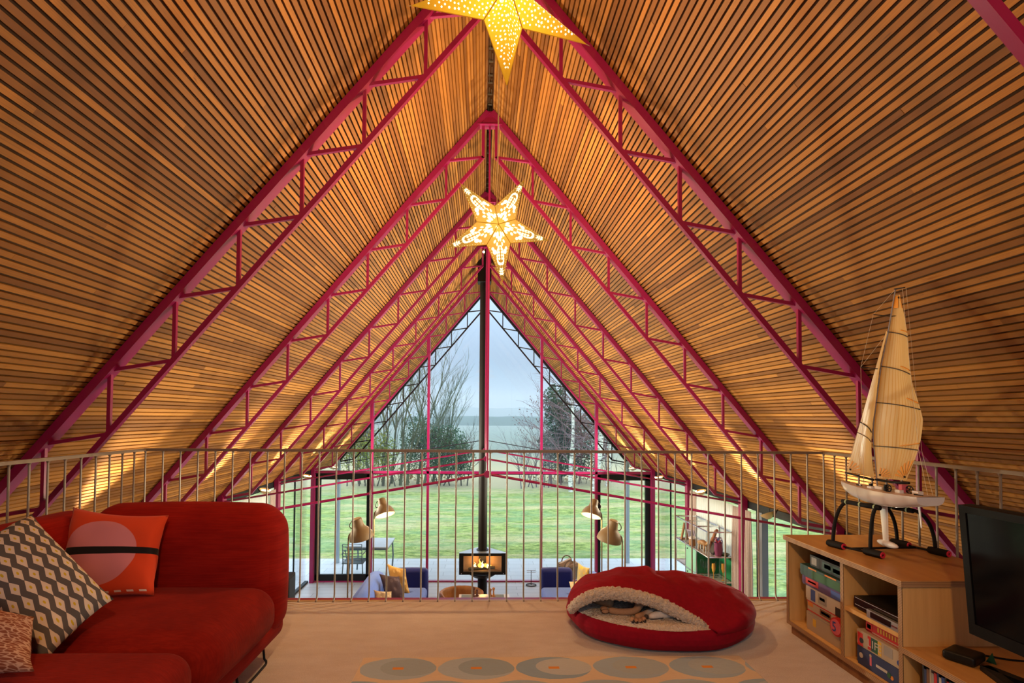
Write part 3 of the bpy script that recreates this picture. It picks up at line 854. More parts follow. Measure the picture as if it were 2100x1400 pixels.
# ================================================================== DOG BED
CLOTH = fabric('red_suede_cloth', (.27, .0022, .014), (.21, .0015, .010), 40, .95, .12, .004, 0)
def fleece_mat():
    t = NT('sherpa_fleece'); p = t.geo(); v = t.n('TexVoronoi'); v.inputs['Scale'].default_value = 120; t.l(p, v.inputs['Vector'])
    n1 = t.noise(p, 90, 4, .7); h = t.math('ADD', v.outputs['Distance'], n1)
    c = t.mix(t.ramp(n1, .3, .7), (.56, .44, .34), (.80, .68, .56)); t.prin(c, .95, bump=h, bstr=.9, bdist=.012, spec=.1, sheen=.2); return t.mat
FLEECE = fleece_mat()
bed = thing('dog_bed', 'round red hooded dog bed with a cream fleece lining', 'dog bed', (1.0, 3.2, 0))
BC = Vector((1.0, 3.2, 0)); BRX, BRY = .545, .425
def base_fn(u, v):
    a = 2 * PI * u; z = v
    # profile from underside to the inside of the top
    prof = [(0.0, .004), (.80, .004), (.93, .018), (.99, .055), (1.0, .085), (.985, .110), (.95, .128), (.80, .122), (0, .120)]
    k = v * (len(prof) - 1); i = min(int(k), len(prof) - 2); f = k - i
    r = prof[i][0] * (1 - f) + prof[i + 1][0] * f; z = prof[i][1] * (1 - f) + prof[i + 1][1] * f
    w = 1 + .012 * math.sin(5 * a + 1) + .008 * math.sin(9 * a)
    return BC + Vector((math.cos(a) * r * BRX * w, math.sin(a) * r * BRY * w, z))
m = MB().grid(base_fn, 72, 40); m.build('base_cushion', CLOTH, bed, smooth='all', merge=True)
mouth = catmull([(.452, 3.06, .150), (.487, 3.01, .215), (.564, 3.0, .262), (.660, 2.985, .284), (.785, 2.96, .277), (.912, 2.93, .247), (1.03, 2.89, .192), (1.096, 2.86, .155), (1.122, 2.845, .132)], 5)
NM = len(mouth) - 1
rim = []
for i in range(NM + 1):
    k = i / NM; ang = math.radians(196 - k * (196 + 72))
    rim.append(BC + Vector((math.cos(ang) * BRX * .985, math.sin(ang) * BRY * .985, .095)))
def hood_fn(u, v):
    i = u * NM; a = int(min(i, NM - 1)); f = i - a
    Mp = mouth[a].lerp(mouth[a + 1], f); Rp = rim[a].lerp(rim[a + 1], f)
    outw = (Rp - BC); outw.z = 0; outw.normalize()
    h = .20 * math.sin(PI * min(1, max(0, u * .94 + .05))) ** .5
    gl = min(1, u * 2.6) ** 1.3
    c1 = Rp + outw * (.004 + .071 * gl) + Vector((0, 0, h * (.72 + .28 * gl)))
    tow = (Rp - Mp); tow.z = 0
    c2 = Mp + tow * .30 + Vector((0, 0, .055 * math.sin(PI * u)))
    k = 1 - v
    p = Rp * k**3 + c1 * 3 * k * k * v + c2 * 3 * k * v * v + Mp * v**3
    wr = .016 * noise.noise(Vector((p.x * 6, p.y * 6, 2))) + .009 * noise.noise(Vector((p.x * 14, p.y * 10, 5)))
    ridge = .022 * math.exp(-((p.x - .97) / .045) ** 2) * math.exp(-((p.y - 3.32) / .16) ** 2) - .020 * math.exp(-((p.x - 1.06) / .05) ** 2) * math.exp(-((p.y - 3.33) / .15) ** 2)
    e = 4 * v * k
    return p + Vector((0, 0, (wr + ridge) * min(1, e * 1.6))) + outw * wr * .5 * e
m = MB().grid(hood_fn, 80, 34); o = m.build('hood', CLOTH, bed, smooth='all')
sd = o.modifiers.new('s', 'SOLIDIFY'); sd.thickness = .012; sd.offset = -1
def roll_r(i, n): return .025 + .011 * math.sin(PI * i / n) + .004 * math.sin(i * 2.3)
mr = catmull(mouth[::2] if (NM % 2 == 0) else mouth, 4)
m = MB(); m.tube([p + Vector((0, -.006, -.018 * math.sin(PI * i / (len(mr) - 1)) - .004)) for i, p in enumerate(mr)], [roll_r(i, len(mr) - 1) for i in range(len(mr))], 14)
o = m.build('fleece_trim', FLEECE, bed, smooth='all')
def fuzz(o, st, sc):
    s_ = o.modifiers.new('sub', 'SUBSURF'); s_.levels = s_.render_levels = 2
    tx = bpy.data.textures.new('fuzz', 'CLOUDS'); tx.noise_scale = sc; d = o.modifiers.new('d', 'DISPLACE'); d.texture = tx; d.strength = st; d.mid_level = .5; d.texture_coords = 'GLOBAL'
fuzz(o, .016, .012)
def lin_fn(u, v):
    a = 2 * PI * u; r = v
    lip = .0
    x = math.cos(a) * r * BRX * .955; y = math.sin(a) * r * BRY * .955
    z = .143 + .004 * noise.noise(Vector((x * 12, y * 12, 0)))
    if r > .93: z -= (r - .93) * .25
    return BC + Vector((x, y, z))
o = MB().grid(lin_fn, 72, 26).build('fleece_lining', FLEECE, bed, smooth='all', merge=True); fuzz(o, .010, .012)

# ------------------------------------------------------------------ the dog
def fur():
    t = NT('fawn_dog_coat'); p = t.geo(); s = t.n('SeparateXYZ'); t.l(p, s.inputs[0])
    n = t.noise(t.mapping(p, (60, 30, 60)), 2, 4, .7); big = t.noise(p, 9, 3)
    head = t.ramp(t.math('ADD', s.outputs[0], t.math('MULTIPLY', big, .04)), .845, .90)
    low = t.ramp(s.outputs[1], 3.02, 2.97)
    c = t.mix(n, (.30, .15, .075), (.50, .29, .16))
    belly = t.math('MULTIPLY', t.ramp(s.outputs[0], .74, .84), t.ramp(s.outputs[1], 2.98, 3.06))
    c = t.mix(belly, c, (.44, .31, .29))
    c = t.mix(t.math('MULTIPLY', head, low), c, t.mix(n, (.62, .52, .43), (.80, .72, .63)))
    t.prin(c, .75, bump=n, bstr=.25, bdist=.003, spec=.2); return t.mat
dog = thing('dog', 'sleeping fawn dog curled inside the red hooded bed, paws and muzzle at the opening', 'dog', (.85, 3.1, .137))
D0 = Vector((.85, 3.1, .137))
V = []; E_ = []; Rr = []
def nd(p, r, par=None):
    V.append(Vector(p) - D0); Rr.append(r)
    if par is not None: E_.append((par, len(V) - 1))
    return len(V) - 1
pel = nd((.66, 3.27, .195), .060)
s1 = nd((.80, 3.33, .200), .066, pel); s2 = nd((.95, 3.32, .200), .070, s1); s3 = nd((1.08, 3.24, .197), .070, s2)
n1 = nd((1.165, 3.13, .185), .050, s3); n2 = nd((1.14, 3.05, .178), .042, n1); hd = nd((1.06, 2.99, .172), .042, n2); hd2 = nd((.985, 2.962, .168), .036, hd); mz = nd((.915, 2.94, .160), .023, hd2); nz_ = nd((.852, 2.925, .153), .017, mz)
# hind leg that bends at the hock
t1 = nd((.745, 3.17, .215), .050, pel); k1 = nd((.865, 3.06, .222), .034, t1); h1 = nd((.800, 2.975, .165), .021, k1); 
f1 = nd((.715, 2.985, .158), .018, h1); f2 = nd((.650, 3.00, .165), .019, f1)
# other hind leg, the pads showing
t2 = nd((.60, 3.19, .180), .045, pel); k2 = nd((.70, 3.08, .170), .026, t2)
# fore leg
fl = nd((1.03, 3.10, .165), .034, s3); fe = nd((.93, 3.02, .160), .022, fl); fp = nd((.84, 2.955, .156), .018, fe); fq = nd((.780, 2.905, .154), .021, fp)
tl_ = nd((.575, 3.20, .160), .020, pel); tl2 = nd((.53, 3.12, .155), .011, tl_)
me = bpy.data.meshes.new('body'); me.from_pydata([tuple(v) for v in V], E_, []); body = bpy.data.objects.new('body', me); COL.objects.link(body); body.parent = dog; WL['body'] = D0.copy()
sk = body.modifiers.new('skin', 'SKIN'); sk.use_smooth_shade = True
for i, sv in enumerate(me.skin_vertices[0].data): sv.radius = (Rr[i], Rr[i]); sv.use_root = (i == 0)
ss = body.modifiers.new('sub', 'SUBSURF'); ss.levels = ss.render_levels = 2
me.materials.append(fur())
FURL = paint('pale_ear', (.50, .36, .27), .8)
# toes and pads of the two paws
PADM = paint('paw_pad', (.035, .022, .020), .7); TOE = paint('toe_fur', (.36, .19, .10), .8)
for k, (dx, dz) in enumerate(((-.030, .004), (-.010, -.002), (.012, -.002), (.032, .006))):
    c = Vector((.785 + dx, 2.885, .150 + dz))
    to = MB().ball(c, .0135, 12, 8, 0, .5, (1, 1.5, .95)).build('toe', TOE, dog, smooth='all')
    MB().ball(c + Vector((0, -.012, -.005)), .0095, 10, 6).build('paw_pad', PADM, to, smooth='all'); MB().tube([c + Vector((0, -.018, .004)), c + Vector((.004, -.030, .0))], [.003, .001], 6).build('claw', BLACKR, to, smooth='all')
for k, (dy, dz) in enumerate(((-.016, 0), (.002, .006), (.018, .004))):
    MB().ball(Vector((.632, 3.0 + dy, .163 + dz)), .0125, 12, 8, 0, .5, (1.6, 1, .95)).build('toe', TOE, dog, smooth='all')
m = MB(); m.ball((.842, 2.921, .156), .0125, 12, 8, 0, .5, (1, 1, .9)); m.build('nose', PADM, dog, smooth='all')
m = MB(); m.tube(catmull([(.965, 2.926, .176), (.985, 2.922, .170), (1.005, 2.925, .172)], 4), .0028, 6); m.build('closed_eye', PADM, dog, smooth='all')
m = MB(); m.tube(catmull([(.860, 2.912, .146), (.90, 2.913, .147), (.935, 2.92, .149)], 4), .002, 6); m.build('mouth', PADM, dog, smooth='all')
m = MB(); m.grid(lambda u, v: Vector((1.05 + .05 * u + .02 * v, 2.955 + .012 * math.sin(PI * u) - .006 * v, .205 - .055 * v * (1 - .3 * u) - .01 * u)), 8, 8); o = m.build('ear', FURL, dog, smooth='all'); sd = o.modifiers.new('s', 'SOLIDIFY'); sd.thickness = .006

# ================================================================== PLYWOOD UNIT
cab = thing('media_cabinet', 'long birch plywood media unit with open compartments under the yacht', 'cabinet', (1.95, 2.4, 0))
X0, X1 = 1.715, 2.275; YA, YBk = 2.235, 3.095; ZT = .557; th = .022
yd = 2.615
def part(name, mat, *bx_):
    m = MB()
    for b in bx_: m.bb(*b)
    return m.build(name, mat, cab)
part('top_panel', PLYTOP_LIT, (X0 - .012, X1 + .01, YA - .012, YBk + .012, ZT - .003, ZT))
part('top_edge', PLYEDGE, (X0 - .012, X1 + .01, YA - .012, YBk + .012, ZT - .026, ZT - .003))
part('end_panel', PLY, (X0, X1, YBk - th, YBk, .055, ZT - .026))
part('end_panel', PLY, (X0, X1, YA, YA + th, .055, ZT - .026))
part('divider', PLY, (X0 + .002, X1, yd - th / 2, yd + th / 2, .077, ZT - .026))
part('bottom_panel', PLY, (X0, X1, YA + th, YBk - th, .055, .077))
part('back_panel', PLY, (X1 - .012, X1 + .004, YA, YBk, .055, ZT - .026))
part('shelf', PLY, (X0 + .006, X1 - .012, YA + th, yd - th / 2, .305, .325))
part('front_edge', PLYEDGE, (X0 - .0015, X0 + .002, YA, YA + th, .055, ZT - .026), (X0 - .0015, X0 + .002, YBk - th, YBk, .055, ZT - .026), (X0 - .0005, X0 + .003, yd - th / 2, yd + th / 2, .077, ZT - .026), (X0 - .0015, X0 + .002, YA + th, YBk - th, .055, .077))
part('plinth', WOODB, (X0 + .02, X1, YA + .01, YBk - .012, 0, .055))
# low extension that carries the television
ZL = .280
part('low_top', PLYTOP_LIT, (X0 - .004, X1, .72, YA, ZL - .003, ZL))
part('low_top_edge', PLYEDGE, (X0 - .004, X1, .72, YA, ZL - .025, ZL - .003))
part('low_bottom', PLY, (X0, X1, .72, YA, .055, .075)); part('low_back', PLY, (X1 - .012, X1, .72, YA, .075, ZL - .025)); part('low_end', PLY, (X0, X1, .72, .742, .055, ZL - .025))
part('low_divider', PLY, (X0 + .01, X1, 1.45, 1.472, .075, ZL - .025)); part('low_plinth', WOODB, (X0 + .02, X1, .73, YA, 0, .055))

# ------------------------------------------------------------------ text helper
FONT_N = [0]
def lettering(txt, size, mat, parent, M4, name='lettering', ext=.0004):
    c = bpy.data.curves.new('t', 'FONT'); c.body = txt; c.size = size; c.extrude = ext; c.align_x = 'CENTER'; c.align_y = 'CENTER'; c.resolution_u = 2
    o = bpy.data.objects.new('t', c); COL.objects.link(o)
    dg = bpy.context.evaluated_depsgraph_get(); me = bpy.data.meshes.new_from_object(o.evaluated_get(dg)); bpy.data.objects.remove(o)
    me.name = name; me.transform(M4); me.materials.clear(); me.materials.append(mat)
    off = WL.get(parent.name, Vector()); me.transform(Matrix.Translation(-off))
    q = bpy.data.objects.new(name, me); COL.objects.link(q); q.parent = parent; WL[q.name] = off.copy(); return q
def face_front(x, y, z, roll_=0):
    # text lying in the plane X = const, read from -X, running towards -Y
    R = Matrix(((0, 0, -1), (-1, 0, 0), (0, 1, 0))).to_4x4()
    return Matrix.Translation((x, y, z)) @ R @ Matrix.Rotation(roll_, 4, 'Z')
ink = {k: paint('ink_' + k, c, .5) for k, c in dict(red=(.50, .02, .02), blue=(.03, .07, .30), white=(.50, .46, .40), black=(.015, .015, .02), green=(.02, .10, .035), yellow=(.65, .40, .04), orange=(.60, .20, .02), pink=(.60, .12, .16), cream=(.40, .32, .23), navy=(.020, .035, .11), teal=(.015, .06, .055), purple=(.08, .03, .14), brown=(.16, .07, .03), grey=(.3, .28, .26)).items()}
def gamebox(label, y0, y1, z0, h, body, deco, dx=.02, depth=.26, rz=0.0):
    x0 = X0 + dx
    t = thing('board_game', label, 'board game', (x0, (y0 + y1) / 2, z0), 'board games in the plywood unit')
    m = MB(); m.bb(x0 + .002, x0 + depth - .002, y0 + .002, y1 - .002, z0, z0 + h * .98); m.build('tray', ink[body], t)
    m = MB(); m.bb(x0, x0 + depth, y0, y1, z0 + h * .12, z0 + h); m.build('lid', ink[body], t)
    for d in deco:
        if d[0] == 'r':
            _, a, b, c, e, col = d; ya, yb = y1 + (y0 - y1) * a, y1 + (y0 - y1) * b
            MB().bb(x0 - .0012, x0 + .001, ya, yb, z0 + h * c, z0 + h * e).build('print_panel', ink[col], t)
        elif d[0] == 'c':
            _, a, c, r, col = d
            MB().lathe([(.0005, 0), (r, 0), (r, .0015), (.0005, .0015)], 20, (x0 - .0018, y1 + (y0 - y1) * a, z0 + h * c), Matrix.Rotation(PI / 2, 3, 'Y')).build('print_spot', ink[col], t)
        else:
            _, a, c, sz, txt, col = d
            lettering(txt, sz, ink[col], t, face_front(x0 - .0018, y1 + (y0 - y1) * a, z0 + h * c))
    return t
z = .078
ga, gb = 2.632, 2.955
gamebox('cream board game box with an orange square, lowest of the far stack', ga, gb, z, .098, 'cream', [('r', .18, .26, .35, .75, 'yellow'), ('r', .04, .96, .90, .94, 'grey')], .03)
gamebox('white and red-edged board game box, second from the bottom of the far stack', ga, gb - .01, z + .099, .062, 'cream', [('r', 0, 1, .90, 1, 'red'), ('r', 0, 1, .12, .2, 'red'), ('r', .02, .16, .55, .88, 'orange'), ('r', .35, .64, .32, .80, 'brown'), ('r', .38, .61, .45, .68, 'cream')], .03)
g5 = thing('card_tub', 'round red tub with a blue number five, in front of the far game stack', 'game tub', (X0 + .02, 2.682, z + .05))
rt = Matrix.Rotation(PI / 2, 3, 'Y')
MB().lathe([(.001, 0), (.046, 0), (.046, .02), (.001, .02)], 28, (X0 + .006, 2.672, z + .115), rt).build('tub', ink['red'], g5)
MB().lathe([(.001, 0), (.038, 0), (.038, .003), (.001, .003)], 28, (X0 + .0035, 2.672, z + .115), rt).build('face', ink['pink'], g5)
lettering('5', .070, ink['blue'], g5, face_front(X0 + .002, 2.680, z + .112))
gamebox('white board game box with blue pictures, halfway up the far stack', ga, gb - .005, z + .162, .078, 'white', [('r', .14, .26, .12, .88, 'blue'), ('r', .34, .56, .2, .85, 'grey'), ('r', .38, .52, .45, .65, 'white'), ('r', .78, 1, 0, .55, 'black')], .025)
gamebox('dark purple game box with a red corner, third from top of the far stack', ga, gb + .02, z + .241, .050, 'purple', [('r', .1, .42, .25, .9, 'red'), ('r', .16, .36, .48, .66, 'pink'), ('r', .72, .98, .1, .8, 'blue')], .02)
gamebox('green and teal game box with orange spots, second from top of the far stack', ga, gb + .025, z + .292, .058, 'teal', [('r', .3, 1, .1, .8, 'green'), ('r', .22, .42, .85, .98, 'orange'), ('r', .62, .88, .85, .98, 'orange')], .012)
gamebox('dark picture-covered board game box on top of the far stack', ga, gb - .03, z + .351, .060, 'black', [('r', .05, .2, .2, .85, 'grey'), ('r', .36, .95, .2, .85, 'teal'), ('r', .42, .60, .35, .7, 'grey'), ('r', .66, .86, .3, .65, 'cream')], .035)
na, nb = YA + th + .004, 2.54
gamebox('dark blue board game box with small figures, lowest in the compartment below the disc recorder', na, nb, z, .085, 'navy', [('c', .1, .55, .012, 'white'), ('r', .30, .34, .3, .75, 'pink'), ('c', .32, .82, .007, 'cream'), ('r', .44, .68, .42, .56, 'white'), ('c', .72, .4, .012, 'green'), ('c', .78, .35, .009, 'orange')], .02)
gamebox('cream board game box with coloured letter tiles, above the dark blue box', na, nb, z + .086, .075, 'cream', [('r', .02, .14, .05, .85, 'red'), ('c', .11, .4, .013, 'black'), ('r', .26, .335, .12, .92, 'red'), ('r', .335, .41, .12, .92, 'teal'), ('r', .41, .485, .12, .92, 'green'), ('r', .485, .56, .12, .92, 'yellow'),
    ('t', .297, .5, .05, 'L', 'white'), ('t', .372, .5, .05, 'I', 'white'), ('t', .447, .5, .05, 'F', 'white'), ('t', .522, .5, .05, 'E', 'white'), ('r', .62, .80, .35, .9, 'grey'), ('c', .93, .35, .012, 'blue')], .02)
gamebox('narrow red board game box with yellow marks, just under the cabinet shelf', na, nb - .035, z + .162, .050, 'red', [('r', 0, .16, .1, .9, 'red'), ('r', .03, .13, .35, .75, 'white')] + [('r', .3 + .07 * k, .335 + .07 * k, .45, .85, 'yellow') for k in range(9)] + [('r', .0, 1, .12, .2, 'cream')], .04)
# disc recorder and set top box on the shelf
rec = thing('disc_recorder', 'black disc recorder with silver trim lines on the cabinet shelf', 'disc recorder', (X0 + .02, 2.4, .325))
MB().bb(X0 + .032, X0 + .30, 2.262, 2.565, .331, .386).build('body', BLACK, rec)
MB().bb(X0 + .026, X0 + .033, 2.262, 2.565, .333, .386).build('front_panel', paint('gloss_black', (.01, .008, .008), .12), rec)
for z_ in (.347, .379): MB().bb(X0 + .0245, X0 + .027, 2.268, 2.558, z_, z_ + .0025).build('trim_line', SILVER, rec)
for y in (2.29, 2.54): MB().lathe([(.012, 0), (.012, .007)], 12, (X0 + .06, y, .3245), None, 0, .5, True).build('foot', BLACKR, rec)
stb = thing('set_top_box', 'silver set-top box lying in front of the black disc recorder', 'set-top box', (X0, 2.34, .325))
MB().bb(X0 + .004, X0 + .022, 2.262, 2.452, .326, .362).build('body', SILVER, stb)
MB().bb(X0 + .001, X0 + .004, 2.305, 2.425, .333, .357).build('display', paint('smoked_window', (.015, .01, .01), .1), stb)
MB().bb(X0 + .0015, X0 + .004, 2.266, 2.300, .341, .347).build('button', CHROME, stb)
# records under the low top
cols = ['black', 'navy', 'brown', 'cream', 'grey', 'red', 'navy', 'white', 'blue', 'black', 'red', 'teal']
why = {0: 'first', 1: 'second', 2: 'third', 3: 'fourth', 4: 'fifth', 5: 'sixth', 6: 'seventh', 7: 'eighth', 8: 'ninth', 9: 'tenth', 10: 'eleventh', 11: 'twelfth'}
y = YA - .075
for k, c in enumerate(cols):
    w = .0075 + .003 * ((k * 7) % 3); h = .165 - .006 * ((k * 5) % 3)
    o = MB().bb(X0 + .02, X0 + .24, y - w, y, .076, .076 + h).build('record_sleeve', ink[c])
    tag(o, '%s upright sleeve in the low shelf, %s from the cabinet end panel' % ({'black': 'black', 'navy': 'dark blue', 'brown': 'brown', 'cream': 'cream', 'grey': 'grey', 'red': 'red', 'white': 'white', 'blue': 'bright blue', 'teal': 'teal'}[c], why[k]), 'record', 'sleeves in the low shelf'); y -= w + .0012
# media player puck
mp = thing('media_player', 'small square black media box on the low shelf before the end panel', 'media box', (1.862, 2.12, ZL))
m = MB(); m.rbox((1.858, 2.105, ZL + .021), (.112, .105, .036), .011, 4, 0, Matrix.Rotation(.5, 3, 'Z')); m.build('case', paint('satin_black', (.009, .008, .007), .35, spec=.2), mp, smooth='all', merge=True)
tag(MB().tube(catmull([(1.93, 2.13, ZL + .012), (1.98, 2.14, ZL + .004), (2.05, 2.10, ZL + .004), (2.14, 2.10, ZL + .004), (2.2, 2.15, ZL + .05)], 5), .0035, 6).build('power_cable', BLACKR, None, smooth='all'), 'black cable trailing from the small media box behind the television', 'cable')
m = MB(); c = Vector((1.955, 2.085, ZL)); r = .020
m.add([c + Vector((r * math.cos(a), r * math.sin(a), 0)) for a in (.4, .4 + 2.094, .4 + 4.188)] + [c + Vector((0, 0, .040))], [(0, 2, 1), (0, 1, 3), (1, 2, 3), (2, 0, 3)])
tag(m.build('pyramid_ornament', paint('green_enamel', (.015, .10, .05), .4)), 'tiny dark green pyramid on the low shelf before the television', 'ornament')
# television
tv = thing('television', 'black flat television standing on the low plywood shelf', 'television', (1.75, 1.5, ZL))
Rt = Matrix.Rotation(math.radians(-4.0), 3, 'Y')
def tvp(x, y, z): return Rt @ Vector((x, y, z)) + Vector((1.735, 0, .452))
TY0, TY1, TH = 1.08, 1.945, .47
def tvbox(x0, x1, y0, y1, z0, z1):
    m = MB(); m.box((0, 0, 0), (x1 - x0, y1 - y0, z1 - z0)); m.v = [tvp(p.x + (x0 + x1) / 2, p.y + (y0 + y1) / 2, p.z + (z0 + z1) / 2) for p in m.v]; return m
tvbox(.006, .05, TY0, TY1, 0, TH).build('casing', BLACKR, tv)
bz = .026
m = tvbox(0, .012, TY0, TY1, TH - bz, TH); 
for b in ((0, .012, TY0, TY1, 0, .042), (0, .012, TY0, TY0 + bz, .042, TH - bz), (0, .012, TY1 - bz, TY1, .042, TH - bz)):
    q = tvbox(*b); m.add(q.v, q.f)
m.build('bezel', paint('piano_black', (.005, .004, .004), .4, spec=.10), tv)
tvbox(.004, .008, TY0 + bz, TY1 - bz, .042, TH - bz).build('screen', paint('dark_screen', (.003, .003, .004), .10, 0, .02, .14), tv)
m = MB(); m.bb(1.76, 1.80, 1.46, 1.58, ZL + .01, .50); m.build('stand_neck', BLACK, tv)
m = MB()
m.beam((1.78, 1.62, ZL + .010), (1.78, 1.50, ZL + .010), .02, .10, (0, 0, 1))
m.beam((1.865, 2.02, ZL + .010), (1.98, 1.60, ZL + .010), .02, .035, (0, 0, 1)); m.beam((1.865, 2.02, ZL + .010), (1.735, 1.60, ZL + .010), .02, .035, (0, 0, 1)); m.beam((1.735, 1.60, ZL + .010), (1.98, 1.60, ZL + .010), .02, .035, (0, 0, 1)); m.build('stand_foot', BLACK, tv)

# ================================================================== MODEL YACHT
def XP(p, dx=0.0, x=1.95): return Vector((x + dx, p[0], p[1]))
yt = thing('model_yacht', 'white radio-controlled model yacht with cream sails on a black stand', 'model yacht', (1.95, 2.62, .80))
HULLM = paint('hull_gelcoat', (.56, .47, .44), .22); DECKM = paint('deck_beige', (.55, .44, .38), .4)
# hull sections: y, keel z, sheer z, half beam
SEC = [(2.936, .872, .889, .004), (2.90, .845, .888, .018), (2.82, .822, .885, .038), (2.72, .810, .882, .056), (2.62, .806, .881, .068), (2.52, .813, .882, .073), (2.42, .832, .885, .070), (2.345, .850, .888, .064)]
def sec_at(v):
    k = v * (len(SEC) - 1); i = min(int(k), len(SEC) - 2); f = k - i
    return [SEC[i][j] * (1 - f) + SEC[i + 1][j] * f for j in range(4)]
def hull_fn(u, v):
    y, zk, zs, hb = sec_at(v); a = (u - .5) * 2
    k = abs(a); x = hb * (1 - (1 - k) ** 2.0) ** .55 * (1 if a > 0 else -1); z = zk + (zs - zk) * k ** 1.9
    return Vector((1.94 + x, y, z))
MB().grid(hull_fn, 24, 40).build('hull', HULLM, yt, smooth='all')
def deck_fn(u, v):
    y, zk, zs, hb = sec_at(v); a = (u - .5) * 2; return Vector((1.94 + hb * a, y, zs + .003 * (1 - a * a)))
MB().grid(deck_fn, 8, 30).build('deck', DECKM, yt, smooth='all')
pol = [hull_fn(u / 24, 1) for u in range(25)]
m = MB(); m.add(pol, [tuple(range(25))]); o = m.build('transom', WHITEP, yt); sd = o.modifiers.new('s', 'SOLIDIFY'); sd.thickness = .004
m = MB()
def fin(p0, p1, c0, c1, t, m):
    pr = []
    for (p, c) in ((p0, c0), (p1, c1)):
        for k in range(12):
            a = 2 * PI * k / 12; pr.append(Vector((p[0] + t * math.sin(a), p[1] + c / 2 * math.cos(a), p[2])))
    m.add(pr, [(k, (k + 1) % 12, 12 + (k + 1) % 12, 12 + k) for k in range(12)] + [tuple(range(11, -1, -1)), tuple(range(12, 24))]); return m
fin((1.94, 2.628, .815), (1.94, 2.615, .630), .056, .036, .005, m).build('keel_fin', WHITEP, yt, smooth=True)
MB().ball((1.94, 2.605, .622), .016, 18, 14, 0, .5, (1, 4.3, 1)).build('ballast_bulb', WHITEP, yt, smooth='all')
fin((1.94, 2.41, .845), (1.94, 2.398, .742), .014, .007, .003, MB()).build('rudder', WHITEP, yt, smooth=True)
MAST = [(2.680, .890), (2.693, 1.030), (2.704, 1.177), (2.679, 1.313), (2.644, 1.489), (2.592, 1.666), (2.540, 1.868)]
MB().tube(catmull([XP(p) for p in MAST], 5), .0028, 8).build('mast', paint('carbon_grey', (.22, .22, .27), .35), yt, smooth='all')
def sail_mat():
    t = NT('sail_film'); s = t.n('SeparateXYZ'); t.l(t.attr('uvw').outputs['Vector'], s.inputs[0])
    w = t.math('FRACT', t.math('MULTIPLY', s.outputs[0], 13)); ln = t.math('LESS_THAN', w, .22)
    c = t.mix(ln, (.82, .60, .28), (.74, .44, .12)); d = t.n('BsdfDiffuse'); t.l(c, d.inputs['Color']); tr = t.n('BsdfTranslucent'); t.l(c, tr.inputs['Color'])
    mx = t.n('MixShader'); mx.inputs[0].default_value = .38; t.l(d.outputs[0], mx.inputs[1]); t.l(tr.outputs[0], mx.inputs[2])
    gl = t.n('BsdfGlossy'); gl.inputs['Roughness'].default_value = .25; m2 = t.n('MixShader'); m2.inputs[0].default_value = .04; t.l(mx.outputs[0], m2.inputs[1]); t.l(gl.outputs[0], m2.inputs[2]); t.l(m2.outputs[0], t.out.inputs['Surface']); return t.mat
SAIL = sail_mat()
def curve_at(P, t):
    k = t * (len(P) - 1); i = min(int(k), len(P) - 2); f = k - i
    pts = P; a = pts[max(i - 1, 0)]; b = pts[i]; c = pts[i + 1]; d = pts[min(i + 2, len(pts) - 1)]
    return tuple(.5 * ((2 * b[j]) + (c[j] - a[j]) * f + (2 * a[j] - 5 * b[j] + 4 * c[j] - d[j]) * f * f + (3 * b[j] - a[j] - 3 * c[j] + d[j]) * f**3) for j in (0, 1))
ML = [(2.553, 1.843), (2.595, 1.666), (2.638, 1.497), (2.674, 1.319), (2.699, 1.177), (2.694, 1.051), (2.682, .935)]
MT = [(2.513, 1.834), (2.471, 1.637), (2.458, 1.447), (2.400, 1.268), (2.394, 1.208), (2.421, 1.094), (2.494, .944)]
JL = [(2.588, 1.672), (2.643, 1.546), (2.700, 1.409), (2.773, 1.234), (2.830, 1.096), (2.893, .945)]
JT = [(2.583, 1.664), (2.635, 1.498), (2.667, 1.324), (2.695, 1.187), (2.701, 1.061), (2.685, .933)]
def main_p(u, v, lift=0):
    a, b = curve_at(ML, v), curve_at(MT, v); p = (a[0] * (1 - u) + b[0] * u, a[1] * (1 - u) + b[1] * u)
    return XP(p, .030 * math.sin(PI * u ** .8) * (.3 + .7 * math.sin(PI * min(1, v * .9 + .05))) + lift)
def jib_p(u, v, lift=0):
    a, b = curve_at(JL, v), curve_at(JT, v); p = (a[0] * (1 - u) + b[0] * u, a[1] * (1 - u) + b[1] * u)
    return XP(p, -.012 + .020 * math.sin(PI * u) * v + lift)
MB().grid(lambda u, v: main_p(u, v), 20, 44).build('mainsail', SAIL, yt, smooth='all')
MB().grid(lambda u, v: jib_p(u, v), 12, 36).build('jib', SAIL, yt, smooth='all')
BATM = paint('batten_black', (.02, .018, .015), .5)
def strip(fn, a, b, r, mat, name):
    MB().tube([fn(a[0] + (b[0] - a[0]) * k / 8, a[1] + (b[1] - a[1]) * k / 8, -.003) for k in range(9)], r, 6).build(name, mat, yt, smooth='all')
for va, vb in ((.165, .178), (.33, .335), (.50, .485), (.77, .835)): strip(main_p, (0, va), (1, vb), .0022, BATM, 'batten')
for va, r in ((.62, .0026), (.70, .0016)): strip(jib_p, (.0, va), (1, va + .01), r, BATM, 'batten')
ORAM = paint('orange_sail_patch', (.72, .30, .03), .5)
for (u0, v) in ((.48, .155), (.52, .315), (.62, .45), (.50, .79)):
    strip(main_p, (u0, v), (1.0, v + .004), .0028, ORAM, 'orange_stripe')
